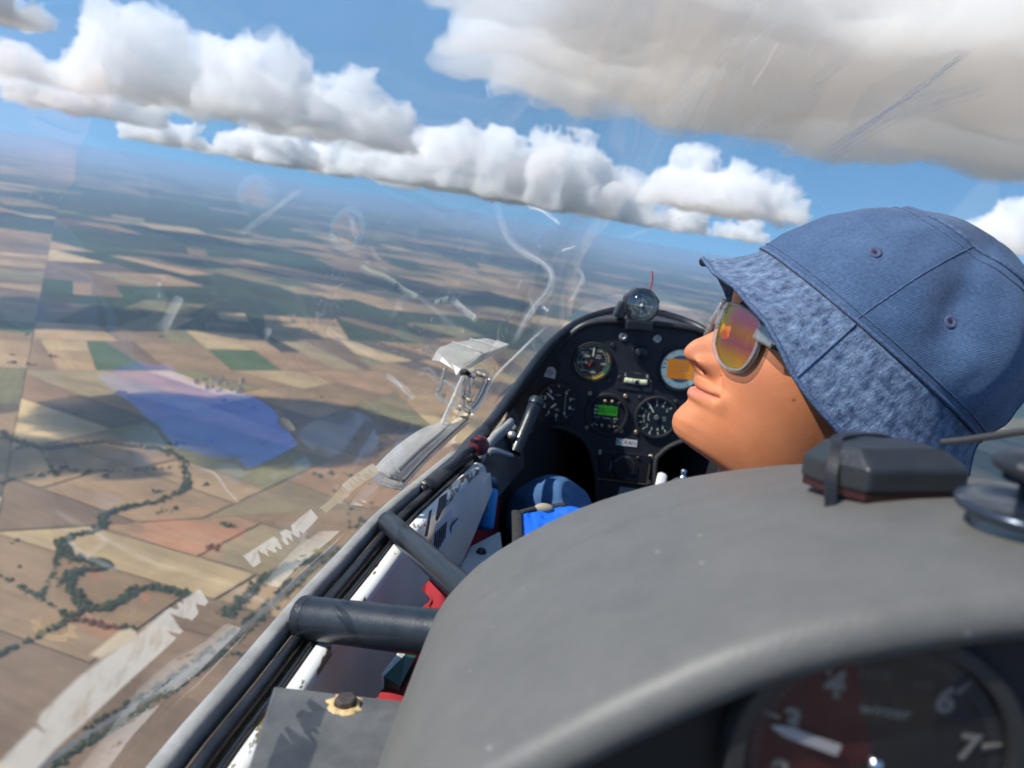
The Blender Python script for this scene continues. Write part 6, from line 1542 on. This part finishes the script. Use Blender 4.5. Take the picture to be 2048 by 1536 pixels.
def denim(name, ca_, cb_, flecks):
    m, nt, b = nmat(name); L = nt.links.new; N = nt.nodes.new
    uvn = N('ShaderNodeUVMap'); tc = N('ShaderNodeTexCoord')
    mp = N('ShaderNodeMapping'); mp.inputs['Rotation'].default_value = (0, 0, R(58)); L(uvn.outputs[0], mp.inputs[0])
    wv = N('ShaderNodeTexWave'); wv.inputs['Scale'].default_value = 290.0; wv.inputs['Distortion'].default_value = 1.2; wv.inputs['Detail'].default_value = 2; wv.inputs['Detail Scale'].default_value = 2.0; L(mp.outputs[0], wv.inputs['Vector'])
    n1 = N('ShaderNodeTexNoise'); n1.inputs['Scale'].default_value = 14 if not flecks else 165; n1.inputs['Detail'].default_value = 7; n1.inputs['Roughness'].default_value = 0.62 if not flecks else 0.68
    mp2 = N('ShaderNodeMapping'); mp2.inputs['Scale'].default_value = (1, 1, 1) if not flecks else (1.0, 0.45, 1); mp2.inputs['Rotation'].default_value = (0, 0, R(30)); L(uvn.outputs[0], mp2.inputs[0]); L(mp2.outputs[0], n1.inputs['Vector'])
    n2 = N('ShaderNodeTexNoise'); n2.inputs['Scale'].default_value = 420; n2.inputs['Detail'].default_value = 3; L(uvn.outputs[0], n2.inputs['Vector'])
    m1 = N('ShaderNodeMapRange'); m1.inputs[1].default_value = 0.36 if not flecks else 0.34; m1.inputs[2].default_value = 0.66 if not flecks else 0.68; L(n1.outputs['Fac'], m1.inputs[0])
    mx = N('ShaderNodeMix'); mx.data_type = 'RGBA'; mx.inputs[6].default_value = rgba(ca_); mx.inputs[7].default_value = rgba(cb_); L(m1.outputs[0], mx.inputs[0])
    m2 = N('ShaderNodeMapRange'); m2.inputs[3].default_value = 0.80; m2.inputs[4].default_value = 1.20; L(wv.outputs['Fac'], m2.inputs[0])
    m3 = N('ShaderNodeMapRange'); m3.inputs[1].default_value = 0.3; m3.inputs[2].default_value = 0.7; m3.inputs[3].default_value = 0.78; m3.inputs[4].default_value = 1.22; L(n2.outputs['Fac'], m3.inputs[0])
    mu = N('ShaderNodeMath'); mu.operation = 'MULTIPLY'; L(m2.outputs[0], mu.inputs[0]); L(m3.outputs[0], mu.inputs[1])
    sc = N('ShaderNodeVectorMath'); sc.operation = 'SCALE'; L(mx.outputs[2], sc.inputs[0]); L(mu.outputs[0], sc.inputs['Scale']); L(sc.outputs[0], b.inputs['Base Color'])
    ad = N('ShaderNodeMath'); ad.operation = 'ADD'; L(wv.outputs['Fac'], ad.inputs[0]); L(n2.outputs['Fac'], ad.inputs[1])
    last = ad.outputs[0]
    if flecks:                                                    # rows of stitching pucker the brim
        w2 = N('ShaderNodeTexWave'); w2.bands_direction = 'Y'; w2.inputs['Scale'].default_value = 33.0; w2.inputs['Distortion'].default_value = 1.0; w2.inputs['Detail'].default_value = 1; L(uvn.outputs[0], w2.inputs['Vector'])
        a2 = N('ShaderNodeMath'); a2.operation = 'MULTIPLY_ADD'; a2.inputs[1].default_value = 2.0; L(w2.outputs['Fac'], a2.inputs[0]); L(last, a2.inputs[2]); last = a2.outputs[0]
        a3 = N('ShaderNodeMath'); a3.operation = 'MULTIPLY_ADD'; a3.inputs[1].default_value = 3.0; L(m1.outputs[0], a3.inputs[0]); L(last, a3.inputs[2]); last = a3.outputs[0]
    bp = N('ShaderNodeBump'); bp.inputs['Distance'].default_value = 0.00035; L(last, bp.inputs['Height']); L(bp.outputs[0], b.inputs['Normal'])
    b.inputs['Roughness'].default_value = 0.9; b.inputs['Specular IOR Level'].default_value = 0.2; b.inputs['Sheen Weight'].default_value = 0.15
    return m
M_den = denim('denim_crown', (0.052, 0.098, 0.198), (0.098, 0.168, 0.300), False)
M_denb = denim('denim_brim', (0.030, 0.062, 0.145), (0.27, 0.37, 0.54), True)
M_thread = mat('denim_seam', (0.035, 0.065, 0.14), 0.9, col2=(0.12, 0.18, 0.30), scale=500, bump=0.0006, bscale=900)
hat = thing('bucket_hat', 'faded blue denim bucket hat worn on the head', 'hat', HO)
def uvgrid(rows, name, mt_, solid, closed_u=True):
    bm = NB(); uv = bm.loops.layers.uv.new('UVMap'); V = [[bm.verts.new(p) for p in r_] for r_ in rows]
    nr, nc = len(V), len(V[0]); lv = [0.0]
    mid = nc // 4
    for i in range(1, nr): lv.append(lv[-1] + (rows[i][mid] - rows[i - 1][mid]).length)
    per = 2 * math.pi * 0.102
    for i in range(nr - 1):
        for j in range(nc):
            k = (j + 1) % nc
            f = bm.faces.new((V[i][j], V[i][k], V[i + 1][k], V[i + 1][j]))
            for lp, (ii, jj) in zip(f.loops, ((i, j), (i, j + 1), (i + 1, j + 1), (i + 1, j))): lp[uv].uv = (per * jj / nc, lv[ii])
    o = obj(name, bm, mt_, hat)
    if solid: md = o.modifiers.new('t', 'SOLIDIFY'); md.thickness = solid; md.offset = -1
    return o
HC = 0.115
FOLD = [(pht(R(100), -0.02, 0.075), 0), ]
def crown_pt(phi, h):
    """point of the crown: h 0 at the seam, 1 at the apex"""
    k = (1 - h ** 2.15) ** (1 / 1.9) if h < 1 else 0.0
    lean = 0.016 * h
    c_, s_ = math.cos(phi), math.sin(phi)
    p = HO + TF * (HA * k * c_ - lean) + TS * (HB_ * k * s_) + TU * (HC * h * (1 - 0.10 * max(0, c_) * (1 - h)))
    n = (TF * c_ / HA + TS * s_ / HB_ + TU * (0.4 + 8 * h) * 0.9).normalized()
    if k > 0.02:
        a_ = 0.0034 * min(1, h * 6) * min(1, k * 2)
        q_ = p - HO
        d = a_ * (mnoise.noise(q_ * 24 + Vector((1.3, 0, 4))) + 0.5 * mnoise.noise(q_ * 55))
        # diagonal slack folds on the camera side, as in a soft unlined crown
        t1 = (math.degrees(phi) - 96 + h * 34); d -= 0.0075 * math.exp(-(t1 / 8) ** 2) * math.exp(-((h - 0.48) / 0.30) ** 2)
        t2 = (math.degrees(phi) - 118 + h * 20); d += 0.0075 * math.exp(-(t2 / 11) ** 2) * math.exp(-((h - 0.42) / 0.30) ** 2)
        t3 = (math.degrees(phi) - 140); d -= 0.0045 * math.exp(-(t3 / 9) ** 2) * math.exp(-((h - 0.35) / 0.25) ** 2)
        p = p + n * d
    return p
hs_ = [0, 0.015, 0.04, 0.08, 0.12, 0.17, 0.22, 0.28, 0.34, 0.40, 0.46, 0.52, 0.58, 0.64, 0.70, 0.75, 0.80, 0.84, 0.88, 0.91, 0.94, 0.965, 0.982, 0.993, 0.999]
PH = [2 * math.pi * j / NPH for j in range(NPH)]
crown_rows = [[crown_pt(ph, h) - HO for ph in PH] for h in hs_]
uvgrid(crown_rows, 'crown', M_den, 0.0015)
def brim_pt(phi, v_):
    o1, d1 = brim(phi)
    flare = v_ ** 1.15; drop = v_ ** (0.85)
    p = pht(phi, o1 * flare - 0.0003, d1 * drop - 0.0012)
    w_ = 0.0030 * v_ * min(1, abs(math.sin(phi)) * 1.6) * (mnoise.noise(Vector((math.cos(phi) * 3.2, math.sin(phi) * 3.2, 0.7))) + 0.4 * math.sin(phi * 9))
    return p + TU * w_
bv = [0, 0.02, 0.06, 0.12, 0.2, 0.3, 0.4, 0.5, 0.6, 0.7, 0.8, 0.9, 0.97, 1.0]
uvgrid([[brim_pt(ph, v_) - HO for ph in PH] for v_ in bv], 'brim', M_denb, 0.0022)
def ring_tube(name, f, r_, m_, n=NPH):
    bm = NB(); b_sweep(bm, [f(2 * math.pi * j / n) - HO for j in range(n)], circ(r_, 8), up=TU, closed=True); return obj(name, bm, m_, hat)
ring_tube('seam_piping', lambda p: crown_pt(p, 0.006) , 0.0016, M_thread)
ring_tube('seam_stitching', lambda p: crown_pt(p, 0.055) + (crown_pt(p, 0.055) - HO).normalized() * 0.0003, 0.0005, M_thread)
ring_tube('brim_edge', lambda p: brim_pt(p, 0.995), 0.0017, M_thread)
ring_tube('brim_stitching', lambda p: brim_pt(p, 0.95) + (brim_pt(p, 0.95) - HO).normalized() * 0.0006, 0.0005, M_thread)
HTOP = 0.80
ring_tube('top_seam', lambda p: crown_pt(p, HTOP) + (crown_pt(p, HTOP) - HO).normalized() * 0.0004, 0.0015, M_thread)
ring_tube('top_stitching', lambda p: crown_pt(p, HTOP - 0.05) + (crown_pt(p, HTOP - 0.05) - HO).normalized() * 0.0003, 0.0005, M_thread)
for pd in (63, 150, 240, 330):
    pth = [crown_pt(R(pd), h) + (crown_pt(R(pd), h) - HO).normalized() * 0.0002 - HO for h in [k * HTOP / 24 for k in range(25)]]
    bm = NB(); b_sweep(bm, pth, circ(0.0005, 8), up=TF); obj('panel_seam', bm, M_thread, hat)
    pth = [brim_pt(R(pd + 1), k / 12) + TS * 0.0004 * math.copysign(1, math.sin(R(pd))) - HO for k in range(13)]
    bm = NB(); b_sweep(bm, pth, circ(0.0009, 8), up=TF); obj('brim_panel_seam', bm, M_thread, hat)
bmh = NB(); b_grid(bmh, [[p + HO for p in r_] for r_ in crown_rows], closed_u=True); bmh.normal_update(); HBV = BVHTree.FromBMesh(bmh); bmh.free()
for (a_, b_) in ((1750, 505), (1901, 644)):
    hit = HBV.ray_cast(Vector((0, 0, 0)), ray(a_, b_))
    if hit[0] is None: continue
    nn = hit[1] if hit[1].dot(ray(a_, b_)) < 0 else -hit[1]
    bm = NB(); b_lathe(bm, [(0.0047, 0.0), (0.0045, 0.0006), (0.0035, 0.0010), (0.0020, 0.0006), (0.0014, 0.0), (0.0002, -0.0001)], 24, Matrix.Translation(hit[0] - HO) @ frame_z(nn).to_4x4()); obj('eyelet', bm, mat('eyelet_thread', (0.075, 0.09, 0.17), 0.8, bump=0.0008, bscale=900), hat)
    bm = NB(); b_lathe(bm, [(0.0013, 0.0004), (0.0002, 0.0004)], 16, Matrix.Translation(hit[0] - HO) @ frame_z(nn).to_4x4()); obj('eyelet_hole', bm, M_dark, hat)

# ---- clothes: torso, sleeves, jeans, all soft unions of limbs
def capsules_mesh(name, caps, h, k, disp=0.0, dsc=20.0):
    P = np.array([c_[0] for c_ in caps] + [c_[1] for c_ in caps]); mr_ = max(max(c_[2], c_[3]) for c_ in caps) + 0.03
    lo, hi = P.min(0) - mr_, P.max(0) + mr_; n = np.ceil((hi - lo) / h).astype(int) + 1
    X = (lo[0] + np.arange(n[0]) * h)[:, None, None]; Y = (lo[1] + np.arange(n[1]) * h)[None, :, None]; Z = (lo[2] + np.arange(n[2]) * h)[None, None, :]
    D = np.full(tuple(n), 1.0)
    for a_, b_, r0, r1 in caps:
        a_ = np.array(a_); b_ = np.array(b_); d = b_ - a_; dd = d.dot(d)
        t = np.clip(((X - a_[0]) * d[0] + (Y - a_[1]) * d[1] + (Z - a_[2]) * d[2]) / dd, 0, 1)
        e = np.sqrt((X - a_[0] - t * d[0]) ** 2 + (Y - a_[1] - t * d[1]) ** 2 + (Z - a_[2] - t * d[2]) ** 2) - (r0 + (r1 - r0) * t)
        m_ = np.clip(0.5 + 0.5 * (e - D) / k, 0, 1); D = e * (1 - m_) + D * m_ - k * m_ * (1 - m_)
    if disp:
        XX, YY, ZZ = np.broadcast_arrays(X + 9, Y + 9, Z + 9); D = D + disp * (vnoise(XX * dsc, YY * dsc * 0.6, ZZ * dsc) - 0.5)
    return sdf_mesh(name, D, lo, h)
sh = fromhead(-0.04, 0, -0.22) + Vector(neck_to.tolist())
tx = XC + 0.03
knee = at(1108, 968, y=1.10); knee_r = Vector((2 * XC - knee.x + 0.02, knee.y, knee.z))
torso = [((tx, 0.60, -0.34), (XC, 0.66, -0.50), 0.12, 0.13), ((tx - 0.13, 0.60, -0.315), (tx + 0.13, 0.60, -0.315), 0.062, 0.062), ((XC, 0.66, -0.5), (XC, 0.70, -0.62), 0.13, 0.14),
         ((tx - 0.15, 0.60, -0.32), (tx - 0.19, 0.72, -0.50), 0.056, 0.048), ((tx - 0.19, 0.72, -0.50), (tx - 0.10, 0.92, -0.52), 0.046, 0.038), ((tx + 0.15, 0.60, -0.32), (tx + 0.19, 0.72, -0.50), 0.056, 0.048), ((tx + 0.19, 0.72, -0.50), (tx + 0.10, 0.92, -0.52), 0.046, 0.038)]
me = capsules_mesh('shirt', torso, 0.007, 0.03, 0.012, 22)
hpart('shirt', me, mat('navy_shirt', (0.012, 0.03, 0.085), 0.8, var=0.2, scale=30, bump=0.001, bscale=90))
legs = [((XC - 0.09, 0.70, -0.62), tuple(knee + Vector((0, -0.01, -0.055))), 0.082, 0.060), (tuple(knee + Vector((0, -0.01, -0.055))), (knee.x + 0.02, 1.45, -0.62), 0.058, 0.046),
        ((XC + 0.09, 0.70, -0.62), tuple(knee_r + Vector((0, -0.01, -0.055))), 0.082, 0.060), (tuple(knee_r + Vector((0, -0.01, -0.055))), (knee_r.x - 0.02, 1.45, -0.62), 0.058, 0.046), ((XC - 0.08, 0.68, -0.61), (XC + 0.08, 0.68, -0.61), 0.09, 0.09)]
me = capsules_mesh('jeans', legs, 0.005, 0.03, 0.020, 34)
hpart('jeans', me, mat('jeans_denim', (0.028, 0.075, 0.19), 0.9, col2=(0.06, 0.15, 0.30), scale=26, bump=0.0006, bscale=500))
# blue harness flap with black binding over the lap
fl0 = at(1040, 1060, y=0.80)
flap = thing('harness_flap', 'bright blue cloth flap with black binding over the lap', 'harness flap', fl0)
def fp(a, b_, y): return at(a, b_, y=y) - fl0
rowsf = [[fp(1043, 1028, 0.86), fp(1045, 1062, 0.82), fp(1046, 1110, 0.76)], [fp(1066, 1022, 0.87), fp(1075, 1055, 0.83), fp(1080, 1105, 0.77)],
         [fp(1092, 1018, 0.88), fp(1105, 1050, 0.84), fp(1115, 1100, 0.78)], [fp(1130, 1013, 0.885), fp(1150, 1045, 0.84), fp(1165, 1100, 0.78)], [fp(1180, 1018, 0.88), fp(1215, 1050, 0.83), fp(1230, 1100, 0.77)]]
R1 = [smooth_path(r_, 8) for r_ in rowsf]; R2 = [smooth_path([r_[j] for r_ in R1], 8) for j in range(len(R1[0]))]
for i, r_ in enumerate(R2):
    for j, p in enumerate(r_): p += Vector((0, -0.4, 1)) * 0.004 * (mnoise.noise(Vector((i * 0.33, j * 0.11, 5))) + 0.5 * mnoise.noise(Vector((i * 0.7, j * 0.4, 1)))) * min(1, j / 4)
bm = NB(); b_grid(bm, R2); o = obj('blue_cloth', bm, mat('blue_nylon', (0.003, 0.125, 0.72), 0.6, var=0.08, scale=50, bump=0.0015, bscale=60), flap); md = o.modifiers.new('t', 'SOLIDIFY'); md.thickness = 0.006
M_bind = mat('black_binding', (0.030, 0.029, 0.027), 0.85, var=0.3, scale=150, bump=0.0008, bscale=700)
bm = NB(); b_sweep(bm, [p + Vector((-0.006, -0.001, 0.001)) for p in smooth_path(rowsf[0], 8)], box_sec(-0.006, 0.006, -0.004, 0.004, 0.002), up=Vector((0, -0.5, 1))); obj('binding', bm, M_bind, flap)
bm = NB(); b_sweep(bm, [p + Vector((0, 0.002, 0.001)) for p in smooth_path([r_[0] for r_ in rowsf[:4]], 8)], box_sec(-0.003, 0.003, -0.003, 0.003, 0.001), up=Vector((0, -0.5, 1))); obj('binding', bm, M_bind, flap)
bm = NB(); b_sphere(bm, fp(1088, 1017, 0.875), 0.012, 16, (1.0, 0.5, 0.55)); obj('buckle', bm, mat('khaki_buckle', (0.34, 0.30, 0.20), 0.6), flap)

# ------------------------------------------------------------------ put the glider into its left bank
for _o in AIR_OBJS:
    _o.matrix_world = AIR2W @ _o.matrix_basis
